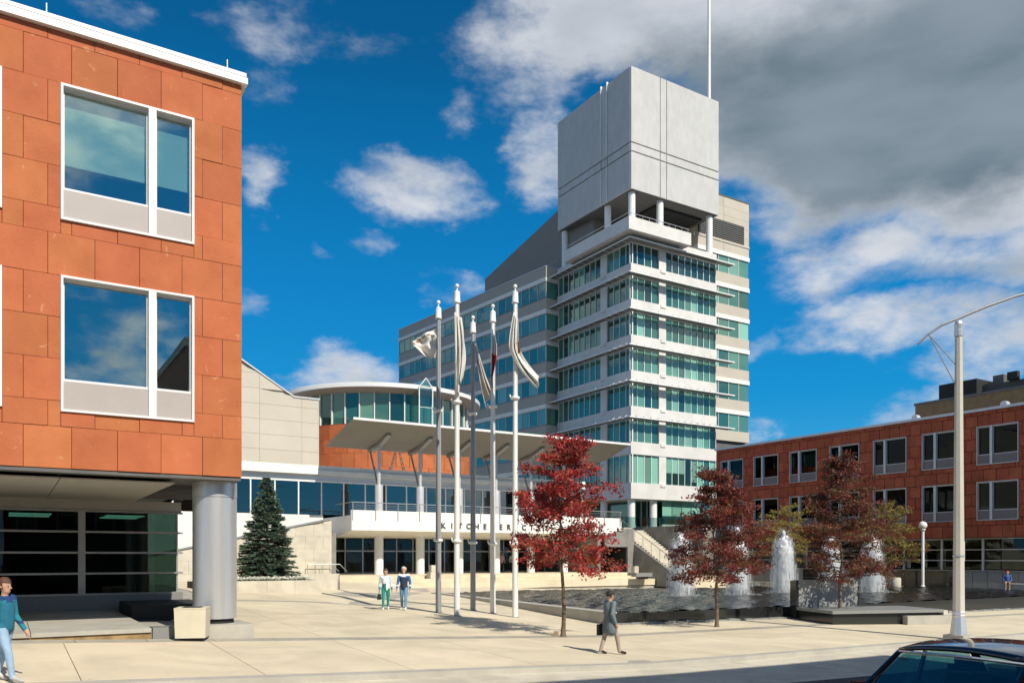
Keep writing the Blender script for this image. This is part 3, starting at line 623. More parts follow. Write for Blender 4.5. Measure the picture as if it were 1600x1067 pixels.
B('louvre_back', tw, DARK, (cx0, lb + .05, cy0 - .035, cy0 - .004, 42.95, 45.28)); B('louvre_sill', tw, BEIGE, (cx0, cx1, cy0 - .08, cy0 - .003, 42.6, 42.85))

# ------------------------------------------------------------------ long grey office block beside the tower
WO = ((852.8 - 800) / F * 102.4, 102.4); AW = math.atan2(1270, -990) - math.pi
ob = empty('office_block', (WO[0], WO[1], 0), AW, label='long grey office block with green ribbon windows joined to the tower', cat='building')
def wb(nm, m, z0, z1, o=0): return B(nm, ob, m, (-36.7 - o, o, -o, 18, z0, z1))
wb('parapet', GREYSP, 37.86, 39.2); wb('coping', LGREY, 39.2, 39.30, .06)
BEI2 = BEIGE
for k in range(8):
    zw = 37.86 - 4 * k
    wb('white_band', WHITE, zw - .5, zw, .05)
    B('window_core', ob, DARK, (-36.2, -.5, .5, 18, zw - 2.55, zw - .5))
    wb('spandrel', GREYSP, zw - 4, zw - 2.55); B('sill', ob, SOFFD, (-36.72, .02, -.03, .0 + .1, zw - 2.62, zw - 2.553))
    n = 22; w = 36.7 / n
    mb = MB()
    for i in range(n):
        p = -36.7 + w * i; q = p + w
        if k < 6: piece('pane', ob, random.choice(PANES_L), p + .03, q - .03, .14, .18, zw - 2.55, zw - .5)
        mb.box(p - .03, p + .03, .06, .2, zw - 2.55, zw - .5)
    if k >= 6: B('lower_glazing', ob, PANES_L[2], (-36.7, -.03, .14, .18, zw - 2.55, zw - .5))
    mb.box(-.14, -.02, .06, .2, zw - 2.55, zw - .5)
    mb.box(-36.7, -.02, .08, .19, zw - .56, zw - .5); mb.box(-36.7, -.02, .08, .19, zw - 2.55, zw - 2.49)
    mb.build('window_frame', LGREY, ob)
    piece('end_pane', ob, PANES[0], -.18, -.12, .2, 3, zw - 2.55, zw - .5)
    B('end_spandrel', ob, BEIGE, (.003, .045, .003, 3, zw - 4.0 + .01, zw - 2.65))
B('end_parapet', ob, BEIGE, (.003, .045, .003, 3, 37.9, 39.19))
MB().exy([(-16.6, 39.3), (-16.6, 42.6), (2.5, 48.0), (6, 48.9), (6, 39.3)], 2.6, 15).build('sloped_roof', ROOFM, ob)
B('roof_rail', ob, RAILM, (-36, 1.5, .7, .74, 39.62, 39.66), *[(x, x + .04, .7, .74, 39.28, 39.62) for x in range(-36, 2, 3)])

# ------------------------------------------------------------------ entrance building: balcony, canopy, gallery
EO = ((549.4 - 800) / F * 56, 56)
LAND = 1.32
def eframe(name, **k): return empty(name, (EO[0], EO[1], 0), AL, **k)
pod = eframe('entrance_podium'); tag(pod, kind='structure')
for i, (y0, z) in enumerate(((-1.0, LAND), (-2.0, 1.08), (-3.0, .84))):
    n = 12
    for j in range(n):
        w = 34.0 / n; x = -9 + w * j
        piece('step_stone', pod, PAVE, x + .004, x + w - .004, y0, y0 + (12.5 if i == 0 else 1.0) - .004, z - .5 if i else z - 1.2, z)
B('landing_base', pod, PAVED, (-9, 25, -2.9, 11, -.2, .3))
eb = eframe('entrance_building', label='low entrance hall with white lettered balcony and glazed upper gallery', cat='building')
bal = MB().exx([(0, 4.46), (0, 5.86), (.25, 5.86), (.25, 5.5), (6, 5.5), (6, 4.05), (2.9, 4.05)], 0, 23.83).build('balcony', WHITE, eb)
# letters
def letters():
    cu = bpy.data.curves.new('letter', 'FONT'); cu.size = .56; cu.extrude = .03; cu.offset = .012; cu.align_x = 'CENTER'
    tmp = bpy.data.objects.new('letter', cu); COL.objects.link(tmp)
    s = 'KITCHENER CITY HALL'; x0, x1 = 7.05, 19.75; meshes = {}
    for i, ch in enumerate(s):
        if ch == ' ': continue
        if ch not in meshes:
            cu.body = ch; bpy.context.view_layer.update(); me = bpy.data.meshes.new_from_object(tmp.evaluated_get(bpy.context.evaluated_depsgraph_get())); me.materials.clear(); me.materials.append(LETTER); me.name = 'letter'; meshes[ch] = me
        o = obj('letter', meshes[ch], bal, (x0 + (x1 - x0) * i / (len(s) - 1), -.035, 4.72)); o.rotation_euler = (R(90), 0, 0)
    bpy.data.objects.remove(tmp)
letters()
mb = MB()
for i in range(15):
    x = .07 + 1.69 * i; mb.box(x - .025, x + .025, -.06, -.01, 5.15, 6.36)
mb.box(-.05, 23.9, -.08, -.02, 6.36, 6.42)
for z in (5.98, 6.1, 6.22): mb.box(-.0, 23.83, -.042, -.026, z, z + .016)
mb.box(-.06, 0, -.08, 3, 6.36, 6.42); mb.build('railing', RAILM, bal)
ECX = [3.05 + 3.335 * i for i in range(6)]; CANF, CANB = (-1.02, 12.04), (4.5, 10.8)
can = eframe('entrance_canopy', label='broad tilted grey canopy carried on slim columns above the balcony', cat='canopy')
zc = lambda y: CANF[1] + (CANB[1] - CANF[1]) * (y - CANF[0]) / (CANB[0] - CANF[0])
MB().exx([(CANF[0], CANF[1]), (CANF[0], CANF[1] - .10), (2.2, zc(2.2) - .32), (CANB[0], CANB[1] - .10), (CANB[0], CANB[1])], -.25, 24.0).build('roof_plate', mat('canopy_soffit', (.245, .225, .19), .6, var=.05, scale=.4), can)
B('edge_trim', can, WMETAL, (-.27, 24.02, CANF[0] - .04, CANF[0] - .003, CANF[1] - .13, CANF[1] + .03))
CS = mat('canopy_steel', (.36, .35, .34), .45, .4, var=.05)
for x in ECX:
    MB().lathe([(.33, LAND), (.33, 4.2)], 28).build('lower_column', WMETAL, eb, (x, 2.5, 0), smooth=True)
    c = MB().lathe([(.30, 5.5), (.30, 7.85), (.29, 7.9), (.13, 7.905), (.13, zc(2.5) - .3)], 24).build('column', LGREY, can, (x, 2.5, 0), smooth=True)
    MB().exx([(.6, zc(.6) - .30), (.6, zc(.6) - .42), (2.5, zc(2.5) - .62), (4.35, zc(4.35) - .36), (4.35, zc(4.35) - .16), (2.5, zc(2.5) - .34)], x - .16, x + .16).build('bracket', CS, can)
    MB().tube((x - .0, 2.75, 7.9), (x - .0, 4.2, zc(4.2) - .3), .07, .07, 10).build('strut', CS, can)
# entrance doors under the balcony
for i in range(17):
    x = -1.0 + 1.42 * i
    piece('door_pane', eb, GL_DARK, x + .05, x + 1.37, 6.3, 6.32, LAND + .06, 3.02); piece('transom_pane', eb, GL_DARK, x + .05, x + 1.37, 6.3, 6.32, 3.12, 4.0)
mb = MB()
for i in range(18): mb.box(-1.0 + 1.42 * i - .05, -1.0 + 1.42 * i + .05, 6.22, 6.40, LAND, 4.05)
mb.box(-1.05, 23.2, 6.23, 6.39, 3.02, 3.12); mb.box(-1.05, 23.2, 6.23, 6.39, LAND + .0, LAND + .06); mb.build('door_frame', RAILM, eb)
B('lobby_interior', eb, DARK, (-2, 24, 11.5, 11.8, LAND, 4.0), (-2, 24, 6.5, 11.4, 4.0, 4.04), (-2, -1.6, 6.4, 11.5, LAND, 4.0))
for x in (1.0, 5.2, 12.6, 17): B('lobby_pillar', eb, DIM, (x, x + .5, 8.5, 9, LAND, 4.0))
# glazed gallery
gx0 = along(352, EO, AL, 6) - 1.74 * 6; GB = 6.0
n = int((24.4 - gx0) / 1.74)
for i in range(n):
    x = gx0 + 1.74 * i
    piece('gallery_pane', eb, GL_GAL, x + .05, x + 1.69, GB + .02, GB + .04, 5.78, 8.18)
mb = MB()
for i in range(n + 1): mb.box(gx0 + 1.74 * i - .05, gx0 + 1.74 * i + .05, GB - .06, GB + .1, 5.75, 8.2)
mb.box(gx0, gx0 + 1.74 * n, GB - .09, GB + .1, 8.2, 8.32); mb.build('gallery_frame', WMETAL, eb)
B('gallery_sill', eb, WHITE, (gx0, -.003, GB - .05, GB + .2, 1.2, 5.75))
B('gallery_fascia', eb, LGREY, (gx0, 24.4, GB + .0, GB + .3, 8.32, 8.75)); B('gallery_cornice', eb, WHITE, (gx0, 24.4, GB - .45, GB + .3, 8.75, 9.06), (gx0, 24.4, GB - .30, GB + .3, 9.08, 9.42))
B('gallery_roof', eb, GREYSP, (gx0, 24.4, GB + .3, GB + 16, 8.6, 8.95)); B('gallery_interior', eb, DARK, (gx0, 24.4, GB + 6, GB + 6.2, 5.5, 8.6), (gx0, 24.4, GB + .3, GB + 6, 5.45, 5.6))
for i in range(7): B('gallery_display', eb, random.choice((DIM, BEIGE, WHITE)), (gx0 + 3.0 * i + 6, gx0 + 3.0 * i + 6.9, GB + 2.5, GB + 2.7, 5.6, 7.2 + .3 * (i % 2)))
# pale panelled block behind the gallery
kb = eframe('panelled_block', label='beige panelled block with a sloping roofline behind the gallery', cat='building')
kx1 = along(498.5, EO, AL, 8.0); kx0 = kx1 - 26
kz = lambda x: 14.75 if x > kx1 - 1.95 else 14.75 + min(6.2, (kx1 - 1.95 - x) * .60)
MB().exy([(kx0, 8.4), (kx1, 8.4), (kx1, 14.7), (kx1 - 1.95, 14.7), (kx1 - 12.28, 20.9), (kx0, 20.9)], 8.13, 20).build('core', MORTAR if False else BEIGE, kb)
for r in range(18):
    z0 = 8.45 + 1.12 * r; xs = [kx1]; x = kx1 - (1.35 if r % 1 == 0 else 2.0)
    while x > kx0: xs.append(x); x -= 3.2
    for q, p in zip(xs, xs[1:]):
        zt0, zt1 = min(z0 + 1.105, kz(p)), min(z0 + 1.105, kz(q))
        if zt1 <= z0 + .03 and zt0 <= z0 + .03: continue
        pts = [(p + .007, z0), (q - .007, z0)] + ([(q - .007, zt1)] if zt1 > z0 + .01 else []) + ([(p + .007, zt0)] if zt0 > z0 + .01 else [])
        if zt1 <= z0 + .01:
            xc = kx1 - 1.95 - (z0 - 14.75) / .60; pts[1] = (min(q - .007, xc), z0)
        MB().exy(pts, 8.0, 8.12).build('wall_panel', BEIGE, kb)
MB().exy([(kx0, 20.95), (kx0, 21.07), (kx1 - 12.28, 21.07), (kx1 - 1.95, 14.87), (kx1 + .05, 14.87), (kx1 + .05, 14.75), (kx1 - 1.95, 14.75), (kx1 - 12.28, 20.95)], 7.93, 20).build('coping', LGREY, kb)
# rotunda
DC = Vector(((597 - 800) / F * 76, 76)); DR = 7.85
ro = empty('rotunda', (DC.x, DC.y, 8.6), 0, label='round glass rotunda on a red stone drum with a flat overhanging roof', cat='rotunda')
ang0 = math.atan2(-DC.y, -DC.x)
def radial(name, m, parent, k, N_, r0, r1, z0, z1, gap=.01):
    a = ang0 + 2 * math.pi * k / N_; hw = math.tan(math.pi / N_) * r0 - gap
    key = (name, m.name, N_, r0, r1, round(z1 - z0, 3))
    if key not in MESHC: MESHC[key] = MB().box(r0 - r1, 0, -hw, hw, 0, z1 - z0).mesh(name, m, fix=False)
    o = obj(name, MESHC[key], parent, (math.cos(a) * r0, math.sin(a) * r0, z0 - 8.6)); o.rotation_euler = (0, 0, a); return o
for r in range(4):
    for k in range(-13, 14): radial('stone_panel', RED, ro, k + .5 * (r % 2), 44, DR + .15, DR, 9.0 + 1.16 * r + .006, 9.0 + 1.16 * (r + 1) - .006)
MB().lathe([(DR, 0), (DR, 5.0), (DR + .22, 5.03), (DR + .22, 5.15), (DR - .3, 5.16)], 88).build('drum', REDR, ro)
MB().lathe([(DR - 3.2, 5.2), (DR - 3.2, 7.8)], 40).build('rotunda_interior', DIM, ro)
for k in range(-14, 15):
    radial('pane', PANES[random.choice((1, 3, 1, 3, 0))], ro, k, 40, DR, DR - .05, 13.78, 16.35, .04)
    radial('mullion', WMETAL, ro, (k + .5) * 15, 40 * 15, DR + .06, DR - .1, 13.78, 16.4, .0)
MB().lathe([(DR + 1.2, 8.0), (DR + 1.3, 8.05), (DR + 1.3, 8.36), (DR + 1.1, 8.45), (2, 8.7)], 96).build('roof', WMETAL, ro, smooth=True, angle=25)
MB().lathe([(DR - .2, 7.72), (DR + .1, 7.74), (DR + 1.22, 7.99), (1, 7.995)], 96).build('roof_soffit', SOFF, ro, smooth=True, angle=25)
# glass gable on the rotunda rim
a = ang0 + .40; gp_ = Vector((math.cos(a), math.sin(a))) * (DR + .9)
gg = empty('tmp', (0, 0, 0)); bpy.data.objects.remove(gg)
gm = MB(); gm.exx([(-.62, 4.9), (.62, 4.9), (.62, 8.2), (0, 8.95), (-.62, 8.2)], -1.1, .55)
gb = gm.build('glass_gable', GL_CLEAR, ro, (gp_.x, gp_.y, 0), a)
mb = MB()
for s in (-.62, .62): mb.box(.52, .60, s - .04, s + .04, 4.9, 8.2)
mb.box(.52, .6, -.62, .62, 8.16, 8.24); mb.box(.52, .6, -.62, .62, 6.5, 6.54)
mb.loft([(.52, -.66, 8.2), (.6, -.66, 8.2), (.6, -.58, 8.2), (.52, -.58, 8.2)], [(.52, -.04, 8.98), (.6, -.04, 8.98), (.6, .04, 8.98), (.52, .04, 8.98)]); mb.loft([(.52, .66, 8.2), (.6, .66, 8.2), (.6, .58, 8.2), (.52, .58, 8.2)], [(.52, .04, 9.0), (.6, .04, 9.0), (.6, -.04, 9.0), (.52, -.04, 9.0)])
mb.build('gable_frame', WMETAL, gb)
# step ladder on the gallery roof
lx = along(621, EO, AL, 7.2); W2 = lambda a, b: Vector(EO) + U * a + V * b
p = W2(lx, 7.2); st = empty('step_ladder', (p.x, p.y, 8.95), AL, label='small folding step ladder standing on the gallery roof', cat='ladder')
for sx in (-1, 1):
    MB().tube((sx * .75, -.25, 0), (sx * .10, -.1, 2.4), .035, .03, 6).build('side_rail', SOFFD, st); MB().tube((sx * .75, .25, 0), (sx * .10, .1, 2.4), .035, .03, 6).build('side_rail', SOFFD, st)
    for k in range(5):
        t = (k + 1) / 6; MB().tube((sx * (.75 - .65 * t), -.25 + .15 * t, 2.4 * t), (sx * (.75 - .65 * t), .25 - .15 * t, 2.4 * t), .025, .025, 6).build('rung', SOFFD, st)
# stone ramp wall left of the doors, outdoor stair right of them
rwx1 = along(518, EO, AL, 1.0); rwx0 = rwx1 - 15.0
rwl = eframe('ramp_wall', label='pale stone ramp wall with sloping top beside the entrance doors', cat='wall')
MB().exy([(rwx0, .6), (rwx1, .6), (rwx1, 5.2), (rwx0, 1.9)], 1.05, 1.6).build('core', STONEW, rwl)
for r in range(6):
    z0 = LAND - .6 + .82 * r
    x = rwx1 - (.6 if r % 2 else 0)
    xs = [rwx1] + ([x] if r % 2 else []); x = xs[-1] - 1.25
    while x > rwx0: xs.append(x); x -= 1.25
    zz = lambda x: 5.2 - (rwx1 - x) * .22
    for q, p in zip(xs, xs[1:]):
        zl, zr_ = min(z0 + .81, zz(p)), min(z0 + .81, zz(q))
        if zl <= z0 + .04: continue
        MB().exy([(p + .005, z0), (q - .005, z0), (q - .005, zr_), (p + .005, zl)], .98, 1.04).build('stone_block', STONEW, rwl)
MB().exy([(rwx0, 1.9), (rwx0, 2.0), (rwx1 + .3, 5.37), (rwx1 + .3, 5.27)], .9, 1.7).build('coping', RAILM, rwl)
B('end_pier', rwl, CONCD, (rwx1 + .02, rwx1 + .35, 1.05, 6, LAND, 4.3))
sr = eframe('outdoor_stair', label='broad concrete outdoor stair descending from the terrace towards the fountains', cat='stair')
SA0, SA1, SB0, SB1, NS = 25.3, 28.0, 2.1, -5.2, 22           # the flight runs from the terrace (SB0) down towards the pool (SB1)
for i in range(NS):
    zt_ = 5.15 - (5.15 - 1.25) * (i + 1) / NS; y1 = SB0 + (SB1 - SB0) * i / NS; y0 = SB0 + (SB1 - SB0) * (i + 1) / NS
    piece('tread', sr, STONEW, SA0, SA1, y0, y1 - .003, zt_ - .6, zt_)
MB().exx([(SB1, .2), (SB1, 1.2), (SB0, 4.9), (3.4, 4.95), (3.4, .2)], SA0 - .22, SA0 - .004).build('stringer_wall', CONCD, sr)
B('parapet_wall', sr, CONCD, (SA1 + .004, SA1 + .3, SB1 - .2, 3.4, .2, 5.25))
B('front_wall', sr, CONCD, (24.4, SA0 - .23, -.22, -.004, .3, 5.0)); MB().exy([(22.0, 3.45), (24.395, 3.45), (24.395, 5.0), (22.0, 4.4)], -.22, -.004).build('lintel_wall', CONCD, sr)
B('passage', sr, DARK, (21.9, 24.3, 2.6, 2.8, LAND, 3.5), (24.3, 24.395, -.1, 2.6, LAND, 3.5), (21.9, 24.3, -.2, 2.6, 3.5, 3.55)); B('passage_wall', sr, CONCD, (21.6, 21.9, .3, 6.2, LAND, 4.3))
B('retaining_wall', sr, CONCD, (23.9, 45, 3.42, 3.8, .2, 5.25)); B('landing_parapet', sr, WHITE, (23.85, 24.15, .3, 3.4, 4.6, 5.6)); B('landing', sr, CONC, (24.16, SA0 - .23, .0, 3.4, 4.7, 5.1))
B('foot_landing', sr, PAVE, (25.02, 31, -6.6, SB1 - .01, -.3, 1.1))
for i in range(8):
    piece('glass_guard', sr, GL_CLEAR, 24 + 1.6 * i + .03, 24 + 1.6 * (i + 1) - .03, 3.55, 3.57, 5.25, 6.25)
mb = MB(); xr = SA0 + .08; mb.tube((xr, SB0, 6.0), (xr, SB1, 2.15), .03)
for i in range(8): t_ = i / 7; y_ = SB0 + (SB1 - SB0) * t_ + .12 * (1 - t_) * 0; z_ = 5.1 - 3.9 * t_; mb.tube((xr, y_, z_), (xr, y_, z_ + .93), .02)
mb.build('handrail', RAILM, sr)
tag(B('upper_terrace', None, CONCD, (6.2, 60, 3.82, 60, 4.2, 5.15), loc=(EO[0], EO[1], 0), rz=AL), kind='structure')
# low walls, planter, spruce
def slabwall(name, px0, px1, pyb, h, d, label, m, cat='wall'):
    p = onground(px0, pyb); e = empty(name, (p.x, p.y, p.z - .05), AL, label=label, cat=cat)
    L_ = along(px1, (p.x, p.y), AL); n = max(1, int(L_ / 1.3))
    for i in range(n): piece('stone_block', e, m, L_ * i / n + .005, L_ * (i + 1) / n - .005, 0, d, -.6, h)
    return e, p, L_
pl, pp, pL = slabwall('planter', 325, 503, 924, .50, .28, 'low stone planter edged with white flowers beneath the spruce', STONEW, 'planter')
B('side_wall', pl, STONEW, (pL - .28, pL - .002, .285, 5, -.6, .495)); SOIL = mat('soil', (.06, .045, .03), .95, var=.3, scale=8); B('soil', pl, SOIL, (0, pL - .29, .285, 5, 0, .40))
FLW = mat('white_petals', (.78, .76, .68), .8, var=.1, scale=20); LEAFG = mat('flower_leaves', (.10, .14, .06), .8, var=.3, scale=20)
def rnd_dir():
    while True:
        v = Vector((random.uniform(-1, 1), random.uniform(-1, 1), random.uniform(-1, 1)))
        if .1 < v.length < 1: return v.normalized()
def leafquads(mb, c, n, rad, size, flat=.6):
    for _ in range(n):
        p = c + Vector((random.gauss(0, rad), random.gauss(0, rad), random.gauss(0, rad * flat)))
        a = rnd_dir() * size * random.uniform(.45, 1.35); b = a.cross(rnd_dir()).normalized() * size * random.uniform(.35, .6)
        mb.add([p - a * .5, p + b * .5, p + a * .6, p - b * .5], [(0, 1, 2, 3)])
for i in range(26):
    x = .25 + (pL - .7) * i / 26 + random.uniform(-.05, .05); y = .5 + random.uniform(0, .25)
    f = empty('flower_clump', tuple(pl.matrix_basis @ Vector((x, y, .40))), 0, label='low clump of white flowers along the planter edge', cat='flowers', group='white flowers in the planter')
    mb = MB(); leafquads(mb, Vector((0, 0, .10)), 60, .10, .10); mb.build('foliage', LEAFG, f, fix=False)
    mb = MB(); leafquads(mb, Vector((0, 0, .21)), 90, .10, .075, .4); mb.build('blossom', FLW, f, fix=False)
slabwall('bench_wall', 452, 531, 919, .80, .5, 'pale low stone wall between planter and entrance steps', STONEW)
q = onground(530, 902)
def spruce(loc, hgt, rad):
    e = empty('spruce_tree', loc, label='dense conical blue-green spruce tree in the stone planter', cat='tree')
    MB().path([(0, 0, 0), (0, 0, hgt * .98)], [.10, .015], 8).build('trunk', mat('spruce_bark', (.10, .07, .05), .9), e)
    mb = MB(); rr = random.Random(3); limb = MB()
    z = .12
    while z < hgt * .985:
        t = z / hgt; R_ = rad * (1 - t) ** .82 * (1.0 if t > .08 else .9) + .04; n = max(5, int(15 * (1 - t) + 5))
        for i in range(n):
            a = rr.uniform(0, 2 * math.pi); L_ = R_ * rr.uniform(.72, 1.12); dx, dy = math.cos(a), math.sin(a)
            base = Vector((0, 0, z)); tipz = z - .16 * L_ + .22 * L_ * (t)
            limb.tube(base, (dx * L_, dy * L_, tipz), .012, .004, 3, False)
            m_ = max(4, int(L_ / .075))
            for k in range(m_):
                s = (k + 1) / m_
                if s < .30: continue
                c = Vector((dx * L_ * s, dy * L_ * s, z + (tipz - z) * s)); wd = .26 * L_ * (1.15 - s) + .05
                for side in (-1, 1, 0):
                    for _ in range(4):
                        o = Vector((-dy, dx, 0)) * side * rr.uniform(.1, 1) * wd
                        d = (Vector((dx, dy, 0)) * .7 + o.normalized() * .6 * abs(side) + Vector((0, 0, rr.uniform(-.25, .55)))).normalized() * rr.uniform(.09, .17)
                        p = c + o + Vector((0, 0, rr.uniform(-.04, .03))); w = d.cross(Vector((rr.uniform(-1, 1), rr.uniform(-1, 1), rr.uniform(-1, 1)))).normalized() * .026
                        mb.add([p - w, p + w, p + d], [(0, 1, 2)])
        z += .085 + .05 * (1 - t)
    limb.build('branches', mat('spruce_twig', (.09, .065, .045), .9), e, fix=False)
    mb.build('crown', mat('spruce_needles', (.105, .155, .105), .7, var=.35, scale=7, col2=(.05, .085, .055)), e, fix=False)
sp = pl.matrix_basis @ Vector((along(417, (pp.x, pp.y), AL, 2.2), 2.2, .38)); spruce(sp, 5.25, 1.62)
# landing railing, pedestal, small things near the steps
def bin_square(px, py):
    p = onground(px, py); e = empty('litter_bin', p, AL, label='square cream concrete litter bin beside the steel column', cat='bin')
    CR = mat('cream_concrete', (.62, .57, .44), .8, var=.05, bump=.2, bscale=80)
    mb = MB(); mb.loft([(-.34, -.34, .07), (.34, -.34, .07), (.34, .34, .07), (-.34, .34, .07)], [(-.36, -.36, .76), (.36, -.36, .76), (.36, .36, .76), (-.36, .36, .76)]); mb.build('body', CR, e)
    B('foot', e, DARK, (-.28, .28, -.28, .28, 0, .068)); B('lid', e, CR, (-.365, .365, -.365, .365, .763, .79)); B('opening', e, DARK, (-.22, .22, -.22, .22, .791, .797))
    e.rotation_euler.z = AL - R(20)
bin_square(301, 999)
def pedestal(px, X0, label):
    p = W2(along(px, EO, AL, -1.6), -1.6); e = empty('pedestal', (p.x, p.y, 1.08), AL, label=label, cat='pedestal')
    B('base', e, STONEW, (-.3, .3, -.3, .3, 0, .45)); B('shaft', e, STONEW, (-.18, .18, -.18, .18, .45, .95))
pedestal(676, 0, 'small stepped stone pedestal on the entrance steps')
rl = W2(-.9, -1.0); e = empty('step_handrail', (rl.x, rl.y, LAND), AL, label='bent steel handrail at the end of the entrance steps', cat='handrail')
for y in (0, 1.6):
    mb = MB(); mb.path([(-2, y, 0), (-2, y, .8), (-.3, y, .8), (.2, y, .3)], [.025] * 4); mb.tube((-1, y, 0), (-1, y, .8), .02); mb.build('rail', RAILM, e)

# ------------------------------------------------------------------ flagpoles and flags
POLES = [(685, 956, 466, 0, 'steel'), (714, 962, 440, 1, 'white'), (739, 953, 490, 2, 'steel'), (770, 958, 472, 3, 'white'), (805, 964, 441, 4, 'white')]
PWHITE = mat('pole_white', (.78, .77, .74), .4, var=.03); PSTEEL = mat('pole_steel', (.34, .34, .35), .4, .35, var=.05)
FLAGW = mat('flag_white', (.80, .78, .73), .8, var=.05, trans=.25); FLAGR = mat('flag_red', (.50, .03, .03), .8, var=.1, trans=.25); FLAGB = mat('flag_brown', (.30, .14, .05), .8, trans=.2); FLAGG = mat('flag_grey', (.66, .62, .58), .8, trans=.25)
PL = ['grey steel flagpole whose white flag blows out sideways', 'tall white flagpole with a long limp white flag', 'shortest grey flagpole with a narrow hanging white flag', 'white flagpole with a furled red and white flag', 'white flagpole with a white flag curling away at its end']
def flag(kind, p, px, ztop, s):
    # a hanging cloth: rows down the hoist, folded columns
    lab = ['white flag with brown crest blowing out from its pole', 'long limp all white flag hanging straight down', 'narrow white flag hanging down and swinging off its pole', 'furled flag showing red cloth between white', 'white flag whose lower end curls away from its pole'][kind]
    mats = {0: [FLAGW, FLAGB], 1: [FLAGW, FLAGW], 2: [FLAGG, FLAGW], 3: [FLAGW, FLAGR], 4: [FLAGW, FLAGB]}[kind]
    NU, NV = 26, 30; vs = []; mb = MB(); rr = random.Random(kind)
    ph = [rr.uniform(0, 6) for _ in range(4)]
    length = [1.75, 2.9, 3.1, 2.6, 3.2][kind]
    for j in range(NV + 1):
        v = j / NV
        for i in range(NU + 1):
            u = i / NU
            if kind == 0:      # blown to the side, drooping
                top = -.35 - .95 * u * .55; bot = -1.75 - .9 * u * (1 - u) * 1.2 + .25 * u
                x = -(.06 + 1.05 * u) + .10 * math.sin(5 * v + 2) * u; y = .13 * math.sin(9 * u + 3.5 * v) * min(1, u * 3) + .06 * math.sin(14 * v + 5 * u); z = top + (bot - top) * v * (1 - .25 * u)
            else:
                wd = {1: .30 - .10 * v + .10 * math.sin(3.1 * v), 2: .14 + .20 * v, 3: .16 + .06 * math.sin(6 * v), 4: .13 + .16 * math.sin(3.1 * v)}[kind]
                sw = {1: .10 * math.sin(2.5 * v), 2: .10 + .55 * v ** 1.3, 3: .05 * math.sin(5 * v), 4: -.1 * math.sin(3.1 * v) + (1.05 * max(0, v - .45) ** 1.5 * 2)}[kind]
                f_ = u * 5.2 * math.pi + ph[0] + 1.1 * math.sin(3 * v + ph[1]); gz = 1 - .30 * u * (kind != 1) - .12 * math.sin(3.1 * u + ph[2])
                wd *= 1.12; x = sw + wd * ((u - .35) * .85 + .20 * math.cos(f_)); y = -.15 - .13 * math.sin(f_) * (.35 + .8 * v) + .05 * math.sin(9 * v + 3 * u); z = -.2 - length * v * gz - .25 * u * (1 - v)
            vs.append((x * s, y * s, z * s))
    fs = [(j * (NU + 1) + i, j * (NU + 1) + i + 1, (j + 1) * (NU + 1) + i + 1, (j + 1) * (NU + 1) + i) for j in range(NV) for i in range(NU)]
    mb.add(vs, fs)
    for j in range(NV):
        for i in range(NU):
            k = j * NU + i; u = i / NU; v = j / NV
            if kind == 0: mb.m[k] = 1 if (.10 < v < .17 and u > .25 and int(u * 13) % 3) or (.74 < u < .9 and .22 < v < .4) else 0
            if kind == 2: mb.m[k] = 1 if v < .3 else 0
            if kind == 3: mb.m[k] = 1 if .38 < v < .78 else 0
            if kind == 4: mb.m[k] = 1 if .38 < v < .55 and u > .7 else 0
    o = mb.build('flag', mats, None, (p.x, p.y, ztop), smooth=True, fix=False); tag(o, lab, 'flag', 'flags on the plaza poles')
    so = o.modifiers.new('cloth', 'SOLIDIFY'); so.thickness = .006
for px, pyb, pyt, k, kd in POLES:
    p = onground(px, pyb); ztop = H + (YH - pyt) * p.y / F; hgt = ztop - p.z; m_ = PWHITE if kd == 'white' else PSTEEL
    e = empty('flagpole', p, label=PL[k], cat='flagpole', group='flagpoles on the plaza')
    MB().path([(0, 0, 0), (0, 0, hgt * .45), (0, 0, hgt * .53), (0, 0, hgt - .6)], [.115, .105, .095, .075], 16).build('shaft', m_, e, smooth=True)
    MB().lathe([(.13, hgt - .82), (.14, hgt - .78), (.125, hgt - .75), (.115, hgt - .40), (.07, hgt - .36)], 16).build('truck', PWHITE, e, smooth=True); MB().ball((0, 0, hgt - .17), .085, 12).build('finial', PWHITE, e, smooth=True); MB().tube((0, 0, hgt - .42), (0, 0, hgt - .2), .03).build('finial_stem', PWHITE, e)
    for zz in (2.85, 8.0 + .15 * k):
        if zz < hgt: MB().lathe([(.10, zz - .05), (.17, zz - .04), (.19, zz + .0), (.17, zz + .06), (.10, zz + .07)], 16).build('collar', PWHITE, e, smooth=True); MB().tube((-.17, 0, zz), (-.21, 0, zz + .14), .03).build('cleat', PWHITE, e)
    MB().lathe([(.17, 0), (.17, .012), (.12, .03)], 16).build('base_plate', PSTEEL, e); MB().tube((.10, -.09, 1.2), (.09, -.08, hgt - .9), .008, .008, 5).build('halyard', PWHITE, e)
    flag(k, Vector((p.x, p.y)), px, ztop - (1.0 if k else .85), 1.0 if k else .85)

